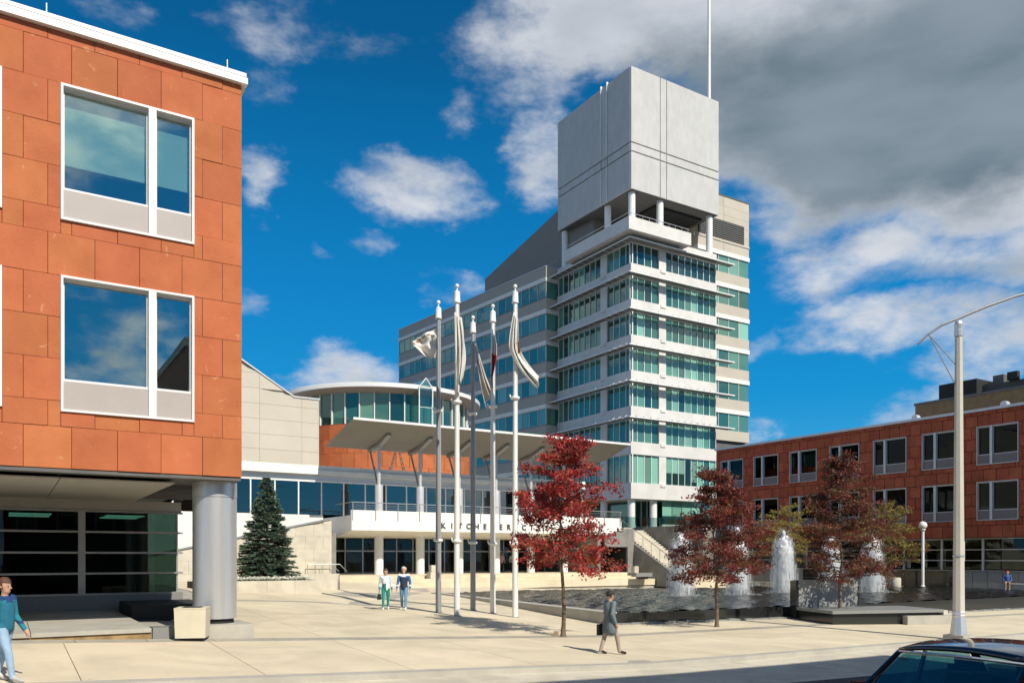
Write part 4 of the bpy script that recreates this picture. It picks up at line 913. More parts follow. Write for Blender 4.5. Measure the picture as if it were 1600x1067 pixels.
# ------------------------------------------------------------------ trees
BARK = mat('maple_bark', (.16, .115, .08), .9, var=.3, scale=9, bump=.6, bscale=25)
def leafmat(name, c, c2): return mat(name, c, .6, var=.35, scale=3.5, col2=c2, trans=.3, detail=3)
LRED = leafmat('crimson_leaves', (.50, .052, .050), (.27, .026, .03)); LRED2 = leafmat('maroon_leaves', (.29, .042, .036), (.12, .022, .02)); LRED3 = leafmat('wine_leaves', (.20, .036, .03), (.085, .018, .016)); LBRN2 = leafmat('dull_green_leaves', (.12, .09, .035), (.06, .05, .02)); LORG = leafmat('rust_leaves', (.36, .10, .04), (.2, .03, .02)); LBRN = leafmat('bronze_leaves', (.20, .075, .035), (.09, .045, .025)); LOLV = leafmat('olive_leaves', (.26, .20, .05), (.13, .12, .03)); LYEL = leafmat('yellow_leaves', (.36, .27, .07), (.22, .19, .05))
def tree(name, p, hgt, z0, prof, mats, label, nb, seed, leaf, trunk_r, lpc=9, bright=.3, tiers=0):
    rr = random.Random(seed); random.seed(seed)
    e = empty(name, p, label=label, cat='tree', group='trees in autumn colour on the plaza')
    pts = [Vector((rr.uniform(-.03, .03) * i, rr.uniform(-.03, .03) * i, hgt * .97 * i / 8)) for i in range(9)]
    tr = MB(); tr.path(pts, [trunk_r * (1 - .9 * (i / 8) ** .9) for i in range(9)], 10); tr.lathe([(trunk_r * 1.5, -.03), (trunk_r * 1.1, .10), (trunk_r * .9, .3)], 12); tr.build('trunk', BARK, e, smooth=True, fix=False)
    limbs = MB(); leaves = MB()
    for b in range(nb):
        t = (b + rr.uniform(-.3, .3)) / nb; t = min(max(t, 0), .99); z = z0 + (hgt - z0) * t ** 1.02
        if tiers: z = z0 + (hgt - z0) * (math.floor(t * tiers) + .3 + .35 * rr.random()) / tiers
        R_ = prof(t) * rr.uniform(.55, 1.12); a = b * 2.399 + rr.uniform(-.5, .5)
        k = min(7, int(z / (hgt * .97) * 8)); c = pts[k].lerp(pts[k + 1], z / (hgt * .97) * 8 - k) if k < 8 else pts[8]
        up = rr.uniform(.05, .25) + .30 * t
        d = Vector((math.cos(a), math.sin(a), up)); q = c.copy(); seg = [q.copy()]; n = max(3, int(R_ / .28))
        for i in range(n):
            d = (d + Vector((rr.gauss(0, .16), rr.gauss(0, .16), rr.gauss(-.05, .10)))).normalized(); q = q + d * (R_ / n); seg.append(q.copy())
        limbs.path(seg, [max(.006, .028 * (1 - t * .5) * (1 - i / (n + 1))) for i in range(n + 1)], 5)
        for i in range(1, n + 1):
            s = i / n
            if s < .25: continue
            ns = 2 if s < .6 else 3
            for _ in range(ns):
                sd = (d * .5 + rnd_dir() * Vector((1, 1, .5)).length * .55); sd.z *= .35; L2 = rr.uniform(.15, .5) * (.5 + R_ * .35); e2 = seg[i] + sd.normalized() * L2
                limbs.tube(seg[i], e2, .007, .003, 3, False)
                leaves.mi = rr.choices(range(len(mats)), [1, .8, bright][:len(mats)])[0]
                for w in (.55, 1.0): leafquads(leaves, seg[i].lerp(e2, w) + Vector((0, 0, -.03)), lpc, .11, leaf, .55)
    leafquads(leaves, pts[8], 40, .12, leaf)
    tag(limbs.build('limbs', BARK, e, fix=False), kind='stuff'); leaves.build('crown', mats, e, fix=False)
    return e
def profA(t): return 1.72 * (1 - abs(t - .26) / .95) ** 1.0 * (1 - .55 * t) + .12
tree('maple_tree', onground(880, 994), 6.15, 2.15, lambda t: (1.55 if t < .42 else 1.55 - 2.15 * (t - .42)) * (1 if t > .08 else .75) + .12, [LRED, LRED2, LORG], 'young maple with bright crimson leaves standing beside the flagpoles', 56, 11, .12, .075, 13, .6, 9)
stk = onground(876, 994); tag(MB().box(-.07, .07, -.06, .06, 0, .16).build('tree_stub', mat('stub_wood', (.3, .22, .13), .9), None, stk + Vector((-.14, .05, 0))), 'short square timber stub at the foot of the crimson maple', 'stub')
tree('maple_tree', onground(1120, 979), 5.7, 1.75, lambda t: (1.85 - 1.8 * abs(t - .22)) * (1 if t < .5 else 1 - .35 * (t - .5)) + .1, [LRED3, LBRN, LRED2], 'young maple with dark maroon leaves in front of the fountains', 60, 21, .115, .075, 15, .3, 9)
tree('maple_tree', onground(1312, 970), 6.8, 1.75, lambda t: max(.25, 1.85 * (1 - ((t - .28) / .80) ** 2)), [LBRN, LRED3, LBRN2], 'bronze leaved maple rising beside the grey concrete block', 64, 33, .115, .08, 13, .35, 0)
def farspot(px, Y): X = (px - 800) / F * Y; return Vector((X, Y, .42))
tree('honey_locust', farspot(1228, 66), 6.0, 2.2, lambda t: 2.4 * (1 - abs(t - .4)) + .2, [LOLV, LYEL, LYEL], 'thin yellow-olive tree by the shaded wing beyond the middle fountain', 46, 44, .14, .07, 8, .6)
tree('honey_locust', farspot(1388, 60.2), 5.9, 1.6, lambda t: 2.6 * (1 - abs(t - .45)) + .2, [LOLV, LBRN, LYEL], 'thin rusty yellow tree beside the white globe lamp', 50, 55, .14, .07, 8, .7)

# ------------------------------------------------------------------ fountains
FOAM = mat('fountain_foam', (.90, .91, .92), .55, var=.03, scale=6, trans=.3)
SPRAY = bpy.data.materials.new('fountain_spray'); SPRAY.use_nodes = True
def _spray():
    N = SPRAY.node_tree.nodes; L = SPRAY.node_tree.links; P = N['Principled BSDF']; P.inputs['Base Color'].default_value = (.88, .9, .91, 1); P.inputs['Roughness'].default_value = .4
    t = N.new('ShaderNodeBsdfTransparent'); tl = N.new('ShaderNodeBsdfTranslucent'); tl.inputs[0].default_value = (.88, .9, .91, 1); m1 = N.new('ShaderNodeMixShader'); m1.inputs[0].default_value = .45; m2 = N.new('ShaderNodeMixShader'); m2.inputs[0].default_value = .8
    L.new(P.outputs[0], m1.inputs[1]); L.new(tl.outputs[0], m1.inputs[2]); L.new(t.outputs[0], m2.inputs[1]); L.new(m1.outputs[0], m2.inputs[2]); L.new(m2.outputs[0], N['Material Output'].inputs[0])
_spray()
def fountain(px, py, top, seed, label):
    rr = random.Random(seed); Y = (H - RIM + .03) * F / (py - YH); X = (px - 800) / F * Y; h = (py - top) * Y / F
    e = empty('fountain_jet', (X, Y, RIM - .03), label=label, cat='fountain', group='fountain jets in the pool')
    core = MB(); n = 20; prof = []
    rings = 40; vs = []
    for j in range(rings + 1):
        t = j / rings; r = .22 + .08 * t + .22 * math.exp(-((t - .70) / .16) ** 2); r *= 1 if t < .74 else max(.10, 1 - ((t - .74) / .26) ** 1.3 * .9)
        for i in range(n):
            k = 1 + rr.uniform(-.10, .10) + .12 * math.sin(i * 1.9 + j * .8); vs.append((r * k * math.cos(2 * math.pi * i / n), r * k * math.sin(2 * math.pi * i / n), h * .97 * t + (rr.uniform(-.10, .10) if t > .8 else 0)))
    core.add(vs, [(j * n + i, j * n + (i + 1) % n, (j + 1) * n + (i + 1) % n, (j + 1) * n + i) for j in range(rings) for i in range(n)] + [tuple(range(rings * n, rings * n + n))])
    for _ in range(46):
        t = rr.uniform(.62, 1.0); a = rr.uniform(0, 6.28); r = rr.uniform(.05, .46) * (1 if t < .78 else max(.12, 1 - (t - .78) / .24)); core.ball((r * math.cos(a), r * math.sin(a), h * t), rr.uniform(.05, .14), 8, (1, 1, rr.uniform(.9, 1.8)))
    core.build('jet', FOAM, e, smooth=True, fix=False, angle=None)
    sp = MB()
    for _ in range(5200):                               # falling strands
        a = rr.uniform(0, 2 * math.pi); f = rr.random() ** .8; rtop = rr.uniform(.22, .50); rb = rtop + rr.gauss(.24, .13); z = h * .9 * (1 - f) ** .8 * rr.uniform(.85, 1.02); s = 1 - z / h
        r = rtop + (rb - rtop) * math.sqrt(max(0, s)); L_ = rr.uniform(.12, .6) * (.4 + s); w = rr.uniform(.006, .014)
        x, y = r * math.cos(a), r * math.sin(a); tx, ty = -math.sin(a) * w, math.cos(a) * w
        sp.add([(x - tx, y - ty, max(.01, z)), (x + tx, y + ty, max(.01, z)), (x, y, z + L_)], [(0, 1, 2)])
    for _ in range(900):                                 # droplets round the head
        a = rr.uniform(0, 2 * math.pi); z = h * rr.uniform(.6, 1.06); r = rr.gauss(.45, .16) * (1.15 - .5 * (z / h)); d = .018 * rr.uniform(.6, 1.6); p = Vector((r * math.cos(a), r * math.sin(a), z)); q = rnd_dir() * d; w = q.cross(rnd_dir()).normalized() * d
        sp.add([p - q, p + w, p + q * 1.4], [(0, 1, 2)])
    tag(sp.build('spray', SPRAY, e, fix=False), kind='stuff')
    fo = MB()
    for _ in range(900):
        a = rr.uniform(0, 2 * math.pi); r = abs(rr.gauss(.75, .32)); d = rr.uniform(.02, .06); x, y = r * math.cos(a), r * math.sin(a); z = rr.uniform(.006, .05 + .25 * math.exp(-((r - .8) / .25) ** 2) * rr.random()); b = rr.uniform(0, 3.1)
        fo.add([(x - d * math.cos(b), y - d * math.sin(b), z), (x + d * .5 * math.sin(b), y - d * .5 * math.cos(b), z + .01), (x + d * math.cos(b), y + d * math.sin(b), z), (x - d * .5 * math.sin(b), y + d * .5 * math.cos(b), z + .01)], [(0, 1, 2, 3)])
    tag(fo.build('splash', FOAM, e, fix=False), kind='stuff')
for a in ((1064, 931, 832, 1, 'white fountain jet beside the outdoor stair'), (1152, 929, 826, 2, 'white fountain jet seen through the maroon maple'), (1224, 926.5, 831, 3, 'tall white fountain jet between the maroon and bronze maples'), (1298, 924, 842, 4, 'white fountain jet behind the grey concrete block'), (1363, 925, 834, 5, 'white fountain jet in line with the globe lamp')): fountain(*a)

# ------------------------------------------------------------------ grey block and its platform at the pool edge
q0 = atlevel(1245, 948, RIM - .02); ab = math.atan2(pool_pts[2].y - pool_pts[1].y, pool_pts[2].x - pool_pts[1].x)
zb = min(g(q0.x + 6, q0.y), g(q0.x, q0.y))
cb = empty('concrete_block', (q0.x, q0.y, zb - .1), ab * .55, label='smooth grey concrete block standing at the pool edge', cat='block')
GB_ = mat('smooth_grey_concrete', (.27, .275, .275), .6, var=.06, scale=.8)
wB = along(1340, (q0.x, q0.y), ab * .55); zr0 = RIM - zb + .1
MB().loft([(.08, 0, zr0 - .3), (wB, 0, zr0 - .3), (wB, .4, zr0 - .3), (.08, .4, zr0 - .3)], [(.08, 0, zr0 + 1.12), (wB, 0, zr0 + 1.12), (wB, .4, zr0 + 1.12), (.08, .4, zr0 + 1.12)]).build('body', GB_, cb)
B('side_plate', cb, BLACKG, (-.06, .078, -.02, .42, zr0 - .5, zr0 + 1.10))
pf = empty('stone_platform', (q0.x, q0.y, zb - .1), ab * .55, label='low stepped grey stone platform in front of the concrete block', cat='platform')
B('top_slab', pf, GRANITE, (-.05, wB + 2.1, -2.6, -.05, zr0 - .14, zr0 - .02)); B('base', pf, BLACKG, (.05, wB + 1.9, -2.45, -.05, .0, zr0 - .145)); B('step', pf, CONC, (wB + .3, wB + 2.6, -2.75, -.3, -.05, zr0 - .26)); B('edge', pf, STONEW, (wB + 2.105, wB + 2.3, -2.6, -.2, zr0 - .25, zr0 - .06))
p = onground(1303, 969); tag(MB().box(-.08, .08, -.08, .08, 0, .17).build('tree_stub', BARK, None, p), 'short timber stub at the foot of the bronze maple', 'stub')

# ------------------------------------------------------------------ lamps, round bins
p = onground(1498, 999); ht = (997 - 500) * p.y / F
sl = empty('street_lamp', p, AL, label='tall tapered concrete street lamp with a curved arm beside the kerb', cat='street lamp')
CP = mat('pole_concrete', (.58, .55, .47), .75, var=.06, bump=.15, bscale=90)
B('footing', sl, CONC, (-.34, .34, -.34, .34, -.1, .17)); MB().lathe([(.27, .17), (.26, .30), (.20, .75), (.215, .80), (.20, .85), (.215, .90), (.20, .95)], 8).build('base', BRUSH, sl)
MB().lathe([(.185, .95), (.115, ht - .5)], 8).build('shaft', CP, sl); MB().lathe([(.13, ht - .5), (.135, ht - .3), (.12, ht - .28), (.135, ht - .1), (.10, ht)], 12).build('cap', BRUSH, sl)
arm = [(-1.35, -.75), (-1.0, -.42), (-.55, -.12), (0, .10), (.9, .48), (1.8, .80), (2.9, 1.12), (4.2, 1.4)]
ARMM = mat('weathered_arm', (.22, .22, .23), .5, .4)
sl_dir = Vector((math.cos(-AL), math.sin(-AL), 0))
P3 = [Vector((sl_dir.x * a, sl_dir.y * a, ht + b)) for a, b in arm]
MB().path(P3, [.03, .034, .038, .042, .042, .038, .034, .034], 8).build('arm', ARMM, sl)
for z in (ht - 1.55, ht - 2.3): MB().tube(P3[1], (0, 0, z), .018).build('stay', RAILM, sl)
MB().loft([tuple(P3[-1] + Vector(v)) for v in ((-.1, -.14, -.06), (.1, .14, -.06), (.1, .14, .06), (-.1, -.14, .06))], [tuple(P3[-1] + sl_dir * .75 + Vector(v)) for v in ((-.07, -.10, -.03), (.07, .10, -.03), (.07, .10, .05), (-.07, -.10, .05))]).build('lamp_head', LGREY, sl)
B('service_box', sl, CP, (.16, .26, -.06, .06, 2.6, 3.25)); MB().lathe([(.19, 2.75), (.19, 2.79)], 8).build('band', BRUSH, sl)
GLOBE = mat('opal_globe', (.80, .79, .74), .3, var=.02)
Yg = 58.2; e = empty('globe_lamp', ((1442 - 800) / F * Yg, Yg, .42), label='white post lamp with a round globe by the granite wall', cat='lamp')
MB().lathe([(.16, 0), (.16, .1), (.10, .16), (.10, 4.05), (.17, 4.1), (.17, 4.2)], 16).build('post', WMETAL, e, smooth=True); MB().ball((0, 0, 4.45), .29, 16).build('globe', GLOBE, e, smooth=True)
for px, Yb, h_, lab in ((1399, 57.6, .72, 'round cream bin beside the black granite panels'), (1326, 62, .6, 'round cream bin behind the fountain spray')):
    e = empty('litter_bin', ((px - 800) / F * Yb, Yb, .42), label=lab, cat='bin')
    MB().lathe([(.36, 0), (.37, .03), (.37, h_ - .05), (.34, h_)], 24).build('body', STONEW, e, smooth=True); MB().lathe([(.30, h_ - .01), (.30, h_ + .02)], 20).build('lid', GREYSP, e)
p = W2(along(992, EO, AL, -1.6), -1.6); e = empty('litter_bin', (p.x, p.y, 1.08), AL, label='square cream bin on the landing below the outdoor stair', cat='bin'); B('body', e, STONEW, (-.22, .22, -.22, .22, 0, .75)); B('lid', e, GREYSP, (-.2, .2, -.2, .2, .752, .79))
for px, b_, L_, lab in ((1003, -3.6, 1.7, 'dark stone bench at the end of the entrance steps'), (1096, -5.0, 2.2, 'dark stone bench near the foot of the outdoor stair'), (1178, -6.5, 2.2, 'dark stone bench beneath the far granite wall')):
    a_ = along(px, EO, AL, b_); p = W2(a_, b_); zz = .84 if b_ > -3.7 else RIM
    e = empty('stone_bench', (p.x, p.y, zz if inpoly(Vector((p.x, p.y)), pool_pts) or b_ > -3.7 else g(p.x, p.y)), AL, label=lab, cat='bench'); B('seat', e, GRANITE, (-L_ / 2, L_ / 2, -.3, .3, .2, .5)); B('support', e, BLACKG, (-L_ / 2 + .4, L_ / 2 - .4, -.2, .2, 0, .199))

# ------------------------------------------------------------------ building roofs beyond the shaded wing and the block across the street
BRK = mat('old_brown_brick', (.22, .145, .075), .9, var=.15, scale=2)
p0 = Vector(RO) + U * 16
od = empty('old_building', (p0.x, p0.y, 0), AL - R(90), label='old brown brick building with dark rooftop sheds beyond the wing', cat='building')
def behind(px, yy): return along(px, (p0.x, p0.y), AL - R(90), yy)
x0, x1 = behind(1430, 0), behind(1660, 0); zz = lambda py, x, y=0: H + (YH - py) * (p0.y + (-V.y) * x + U.y * y) / F
zpar = zz(634, x0)
B('wall', od, BRK, (x0, x1 + 8, 0, 18, 0, zpar)); B('parapet', od, SOFFD, (x0 - .1, x1 + 8, -.08, 18, zpar, zpar + .22)); 
s0, s1 = behind(1467, 3), behind(1526, 3); B('roof_shed', od, DARK, (s0, s1, 3, 9, zpar, zz(602, s0, 3))); 
s2, s3 = behind(1527, 4), behind(1580, 4); B('plant_house', od, mat('grey_shed', (.10, .095, .09), .8), (s2 + .05, s3 + 3, 4, 9, zpar, zz(604, s2, 4)))
B('plant_house_top', od, SOFFD, (s2 + 1.2, s2 + 2.2, 4.5, 6, zz(604, s2, 4), zz(590, s2, 4))); B('chimney', od, mat('tan_brick', (.33, .22, .12), .9), (s3 + 1.8, s3 + 2.8, 3.6, 4.6, zpar, zz(583, s3, 4))); B('chimney', od, mat('tan_brick_cap', (.36, .25, .14), .9), (s2 - .1, s2 + .9, 5, 6, zz(604, s2, 4), zz(597, s2, 4)))
for i in range(3): piece('roof_vent', od, DARK, s2 + 3 + 1.5 * i, s2 + 3.9 + 1.5 * i, 3.5, 4, zz(604, s2, 4), zz(592, s2, 4))
for px, vl in ((1431, 'small round vent cowl beside the corner of the old brick parapet'), (1570, 'small round vent cowl on the shaded wing roof past the street lamp')):
    x = along(px, RO, AL - R(90), 3.0); e = empty('roof_vent', (RO[0] + (-V.x) * x + U.x * 3, RO[1] + (-V.y) * x + U.y * 3, 13.26), AL, label=vl, cat='vent', group='vent cowls on the shaded wing'); MB().tube((0, 0, 0), (0, 0, .6), .08).build('stem', LGREY, e); MB().tube((-.2, 0, .65), (.25, 0, .65), .24, .26, 14).build('cowl', LGREY, e)
# street building (outside the picture) whose shadow crosses the road
sbp = uv(0, -16.7); sb = empty('street_building', (sbp.x, sbp.y, -.4), AL, label='plain brick street building across the road with a flat roof', cat='building')
STB = mat('street_brick', (.30, .15, .09), .9, var=.15, scale=3)
B('wall', sb, STB, (-5.5, 9.8, -9.5, 0, 0, 13.7)); B('cornice', sb, CONC, (-5.6, 9.9, -9.6, .15, 13.7, 14.1))
for i in range(2, 6):
    for k in range(3):
        w = B('window', sb, WMETAL, (-12 + 3.6 * i, -10.4 + 3.6 * i, .003, .08, 4.6 + 3.1 * k, 6.6 + 3.1 * k)); piece('pane', w, PANES[3], -11.9 + 3.6 * i, -10.5 + 3.6 * i, .082, .10, 4.7 + 3.1 * k, 6.5 + 3.1 * k)

BR2 = [mat('shop_brick_%d' % i, c, .9, var=.12, scale=2) for i, c in enumerate(((.26, .12, .08), (.30, .24, .17), (.20, .15, .12)))]
for i, (a0, a1, hh, lab) in enumerate(((-64, -47, 8.2, 'red brick shop house across the road with a corner cornice'), (-46.5, -30, 10.0, 'tan brick shop house across the road with tall upper windows'), (-29.5, -14, 7.4, 'low brown shop house across the road'), (-13.5, 1, 9.2, 'red brick shop house across the road from the flagpoles'), (1.5, 14, 8.0, 'tan shop house behind the flat roofed brick building'))):
    p = uv(a0, -27); e = empty('shop_house', (p.x, p.y, g(p.x, p.y) - .4), AL, label=lab, cat='building', group='shop houses across the road'); w = a1 - a0
    B('wall', e, BR2[i % 3], (0, w, -11, 0, 0, hh)); B('cornice', e, CONC, (-.1, w + .1, -11, .25, hh, hh + .35)); B('shop_front', e, BLACKG, (.5, w - .5, .003, .12, .6, 3.3)); B('sign_band', e, CONCD, (.3, w - .3, .003, .2, 3.35, 4.0))
    for k in range(int(w / 2.6)):
        x = .8 + 2.6 * k; fl = 1 if hh < 9 else 2
        for q in range(fl): f_ = B('window', e, WMETAL, (x, x + 1.3, .003, .07, 4.7 + 2.9 * q, 6.6 + 2.9 * q) if 6.6 + 2.9 * q < hh else (x, x + 1.3, .003, .07, 4.6 + 2.7 * q, 6.0 + 2.7 * q)); z_ = 4.8 + 2.9 * q; piece('pane', f_, PANES[3], x + .1, x + 1.2, .072, .09, z_, z_ + 1.3)
# ------------------------------------------------------------------ people
SKIN = mat('skin', (.52, .30, .20), .6, var=.04)
def person(name, label, loc, face, hgt, look, pose, group=None, sitting=False):
    """loc = feet, face = heading in radians; built facing +y, then turned. One voxel-joined surface, coloured by region."""
    s = hgt / 1.75
    J = {'pelvis': (0, 0, .95), 'chest': (0, 0, 1.28), 'neck': (0, 0, 1.47), 'head': (0, .015, 1.63)}
    st = pose.get('stride', .18); arm = pose.get('arm', .12)
    for sd, k in ((1, 'r'), (-1, 'l')):
        f_ = st * sd * pose.get('lead', 1)
        J['hip' + k] = (.09 * sd, 0, .93); J['knee' + k] = (.105 * sd, f_ * .55 + .03, .50); J['ank' + k] = (.105 * sd, f_, .09 + (.03 if f_ < 0 else 0)); J['toe' + k] = (.12 * sd, f_ + .19, .04)
        J['sh' + k] = (.185 * sd, 0, 1.42); J['elb' + k] = (.25 * sd, -f_ * arm * 2 - .04, 1.12); J['wri' + k] = (.26 * sd, -f_ * arm * 3 + .10, .88)
        if sitting:
            J['knee' + k] = (.11 * sd, .44, .93); J['ank' + k] = (.11 * sd, .48, .52); J['toe' + k] = (.12 * sd, .66, .47); J['wri' + k] = (.15 * sd, .34, 1.0); J['elb' + k] = (.25 * sd, .05, 1.14)
    J.update(pose.get('J', {}))
    V3 = {k: Vector(v) for k, v in J.items()}
    B_ = []  # (a, b, ra, rb, region)
    def bone(a, b, ra, rb, rg): B_.append((V3[a] if isinstance(a, str) else a, V3[b] if isinstance(b, str) else b, ra, rb, rg))
    coat = look.get('coat', 0)
    bone('pelvis', 'chest', .150, .165, 'top'); bone((V3['chest'] + Vector((0, 0, .02))), V3['neck'] + Vector((0, 0, -.06)), .165, .085, 'top'); bone('neck', V3['head'] + Vector((0, 0, -.05)), .055, .055, 'skin')
    bone(V3['head'] + Vector((0, -.01, .03)), V3['head'] + Vector((0, .02, -.07)), .098, .066, 'skin'); bone(V3['head'] + Vector((0, .085, -.01)), V3['head'] + Vector((0, .115, -.03)), .016, .018, 'skin')
    for sd, k in ((1, 'r'), (-1, 'l')):
        bone(V3['pelvis'] + Vector((.05 * sd, 0, -.02)), 'hip' + k, .125, .105, 'leg'); bone('hip' + k, 'knee' + k, .100, .065, 'leg'); bone('knee' + k, 'ank' + k, .066, .048, 'leg'); bone('ank' + k, 'toe' + k, .045, .038, 'shoe')
        bone(V3['chest'] + Vector((.08 * sd, 0, .08)), 'sh' + k, .10, .075, 'sleeve'); bone('sh' + k, 'elb' + k, .070, .055, 'sleeve'); bone('elb' + k, 'wri' + k, .056, .042, 'sleeve')
        d = (V3['wri' + k] - V3['elb' + k]).normalized(); w = V3['wri' + k]; pm = w + d * .08; bone(w, pm, .033, .036, 'skin')
        side = Vector((0, 1, 0)) - d * d.y; side.normalize()
        for i, (off, ln) in enumerate(((.030, .062), (.011, .072), (-.009, .067), (-.028, .052))):
            r0 = pm + side * off; m1 = r0 + d * ln * .55 + Vector((-sd * .008, 0, 0)); bone(r0, m1, .0125, .0115, 'skin'); bone(m1, m1 + d * ln * .5 + Vector((-sd * .022, 0, 0)), .0115, .010, 'skin')
        th = w + d * .03 + side * .03; bone(th, th + side * .03 + d * .035, .014, .012, 'skin')
        bone(V3['head'] + Vector((.095 * sd, -.01, -.02)), V3['head'] + Vector((.10 * sd, -.015, .01)), .016, .018, 'skin')
    if coat:
        for sd in (-1, 1): bone(V3['pelvis'] + Vector((.06 * sd, 0, .05)), V3['pelvis'] + Vector((.09 * sd, -.02, -coat)), .14, .15, 'top')
        bone(V3['pelvis'] + Vector((0, 0, .05)), V3['pelvis'] + Vector((0, -.01, -coat)), .14, .15, 'top')
    mb = MB()
    for a, b, ra, rb, rg in B_:
        n = 10 if ra > .02 else 6
        if (b - a).length > .001: mb.tube(a, b, ra, rb, n)
        mb.ball(a, ra, n); mb.ball(b, rb, n)
    # flatten trunk a little front to back
    me = mb.mesh('body_raw', SKIN, fix=False)
    tmp = bpy.data.objects.new('body_raw', me); COL.objects.link(tmp)
    rm = tmp.modifiers.new('r', 'REMESH'); rm.mode = 'VOXEL'; rm.voxel_size = .0145 if not look.get('small') else .02
    sm = tmp.modifiers.new('s', 'SMOOTH'); sm.factor = .5; sm.iterations = 3
    bpy.context.view_layer.update()
    m2 = bpy.data.meshes.new_from_object(tmp.evaluated_get(bpy.context.evaluated_depsgraph_get())); bpy.data.objects.remove(tmp)
    m2.materials.clear(); regs = ['skin', 'top', 'sleeve', 'leg', 'shoe', 'accent', 'cuff']; cols = {**{'skin': (.52, .30, .20), 'accent': look['top'], 'cuff': look['sleeve']}, **{k: v for k, v in look.items() if isinstance(v, tuple)}}
    for r in regs: m2.materials.append(SKIN if r == 'skin' else mat(name + '_' + r, cols[r], .85, var=.12, scale=9, bump=.4, bscale=14))
    for pz in m2.polygons:
        c = pz.center; best = None
        for a, b, ra, rb, rg in B_:
            ab_ = b - a; l2 = ab_.length_squared; t = 0 if l2 < 1e-8 else max(0, min(1, (c - a).dot(ab_) / l2)); d = (c - (a + ab_ * t)).length - (ra + (rb - ra) * t)
            if best is None or d < best[0]: best = (d, rg, t)
        rg = best[1]
        if rg in ('top', 'sleeve') and c.z > 1.50 and abs(c.x) < .09: rg = 'top'
        if rg == 'leg' and c.z > .93 - (0 if not coat else .0) and not sitting: rg = 'top'
        if look.get('split') == 'diag' and rg == 'top': rg = 'accent' if (c.x > -.02 and c.z < 1.14) else 'top'
        if look.get('split') == 'yoke' and rg == 'top': rg = 'accent' if c.z > 1.36 else 'top'
        if rg == 'sleeve' and look.get('split') == 'yoke' and (c.z > 1.40 or .98 < c.z < 1.03): rg = 'accent'
        if rg == 'sleeve' and look.get('split') == 'diag' and c.z < 1.0: rg = 'cuff'
        pz.material_index = regs.index(rg); pz.use_smooth = True
    for vtx in m2.vertices: vtx.co = vtx.co * s
    o = obj(name, m2, None, loc, face); tag(o, label, 'person', group)
    zmin = min(v.co.z for v in m2.vertices)
    if not sitting: o.location.z -= zmin
    # hair, eyes
    hb = MB(); rr = random.Random(len(label)); hd = V3['head'] * s; vs = []
    hb.ball((hd.x, hd.y - .022 * s, hd.z + .045 * s), .112 * s, 14, (1, 1.05, .95 if not look.get('long') else 1.15)); 
    hb.v = [(x + rr.uniform(-.006, .006), y + rr.uniform(-.006, .006), z + rr.uniform(-.006, .006)) for x, y, z in hb.v]
    keep = lambda v: not (v[1] > hd.y + .045 * s and v[2] < hd.z + .055 * s) and v[2] > hd.z - (.03 if not look.get('long') else .10) * s
    fs = [f for f in hb.f if all(keep(hb.v[i]) for i in f)]; hb.f = fs; hb.m = [0] * len(fs)
    hb.build('hair', mat(name + '_hair', look['hair'], .7, var=.25, scale=30), o, smooth=True)
    for sd in (-1, 1): MB().ball((hd.x + .034 * s * sd, hd.y + .082 * s, hd.z + .004 * s), .011 * s, 8).build('eye', DARK, o)
    return o
pc = onground(602.5, 952); pm_ = onground(631, 952)
wom = person('person', 'person in white and blue jacket with green trousers carrying a bag', pc, R(190), 1.63, {'top': (.74, .76, .78), 'accent': (.015, .20, .17), 'sleeve': (.50, .62, .74), 'cuff': (.03, .16, .38), 'leg': (.01, .24, .21), 'shoe': (.7, .66, .6), 'hair': (.06, .03, .02), 'split': 'diag', 'long': 1}, {'stride': .14})
man = person('person', 'person in dark blue jacket with white shoulders and blue jeans', pm_, R(176), 1.72, {'top': (.02, .035, .085), 'accent': (.72, .74, .78), 'sleeve': (.03, .15, .42), 'leg': (.13, .27, .42), 'shoe': (.7, .68, .66), 'hair': (.55, .53, .50), 'split': 'yoke'}, {'stride': .16, 'lead': -1})
hb_ = MB(); hb_.loft([(-.13, -.05, 0), (.13, -.05, 0), (.13, .05, 0), (-.13, .05, 0)], [(-.10, -.03, .22), (.10, -.03, .22), (.10, .03, .22), (-.10, .03, .22)])
wr = wom.matrix_basis @ Vector((.255, .1, .72)); hbag = empty('handbag', wr - Vector((0, 0, .30)), R(80), label='small black handbag carried by the person in green trousers', cat='handbag'); hb_.build('bag_body', DARK, hbag); MB().path([(-.09, 0, .2), (-.05, 0, .33), (.05, 0, .33), (.09, 0, .2)], [.008] * 4).build('strap', DARK, hbag)
pw_ = onground(953, 1022)
walk = person('person', 'person walking past in a long grey coat', pw_, R(-62), 1.68, {'top': (.12, .15, .17), 'sleeve': (.15, .19, .22), 'leg': (.36, .29, .25), 'shoe': (.03, .025, .02), 'hair': (.03, .022, .018), 'coat': .28}, {'stride': .24, 'J': {'head': (0, .03, 1.62)}})
br = walk.matrix_basis @ Vector((-.28, .0, .55)); bcase = empty('briefcase', br, R(-62), label='dark shoulder briefcase held by the person in the grey coat', cat='briefcase'); B('case', bcase, DARK, (-.05, .05, -.20, .20, -.05, .24)); MB().path([(0, -.08, .24), (0, -.05, .30), (0, .05, .30), (0, .08, .24)], [.012] * 4).build('handle', DARK, bcase)
pk = onground(7, 1064)
kid = person('person', 'person in teal jacket and pale jeans passing the colonnade', pk, R(-95), 1.66, {'top': (.012, .14, .22), 'sleeve': (.012, .20, .27), 'accent': (.01, .05, .16), 'leg': (.30, .45, .62), 'shoe': (.5, .48, .46), 'hair': (.09, .035, .02), 'split': 'yoke', 'long': 1}, {'stride': .22})
x_ = along(1576, RO, AL - R(90), -2.9); 
Ys = 53.2; ps = Vector(((1576 - 800) / F * Ys, Ys, .42))
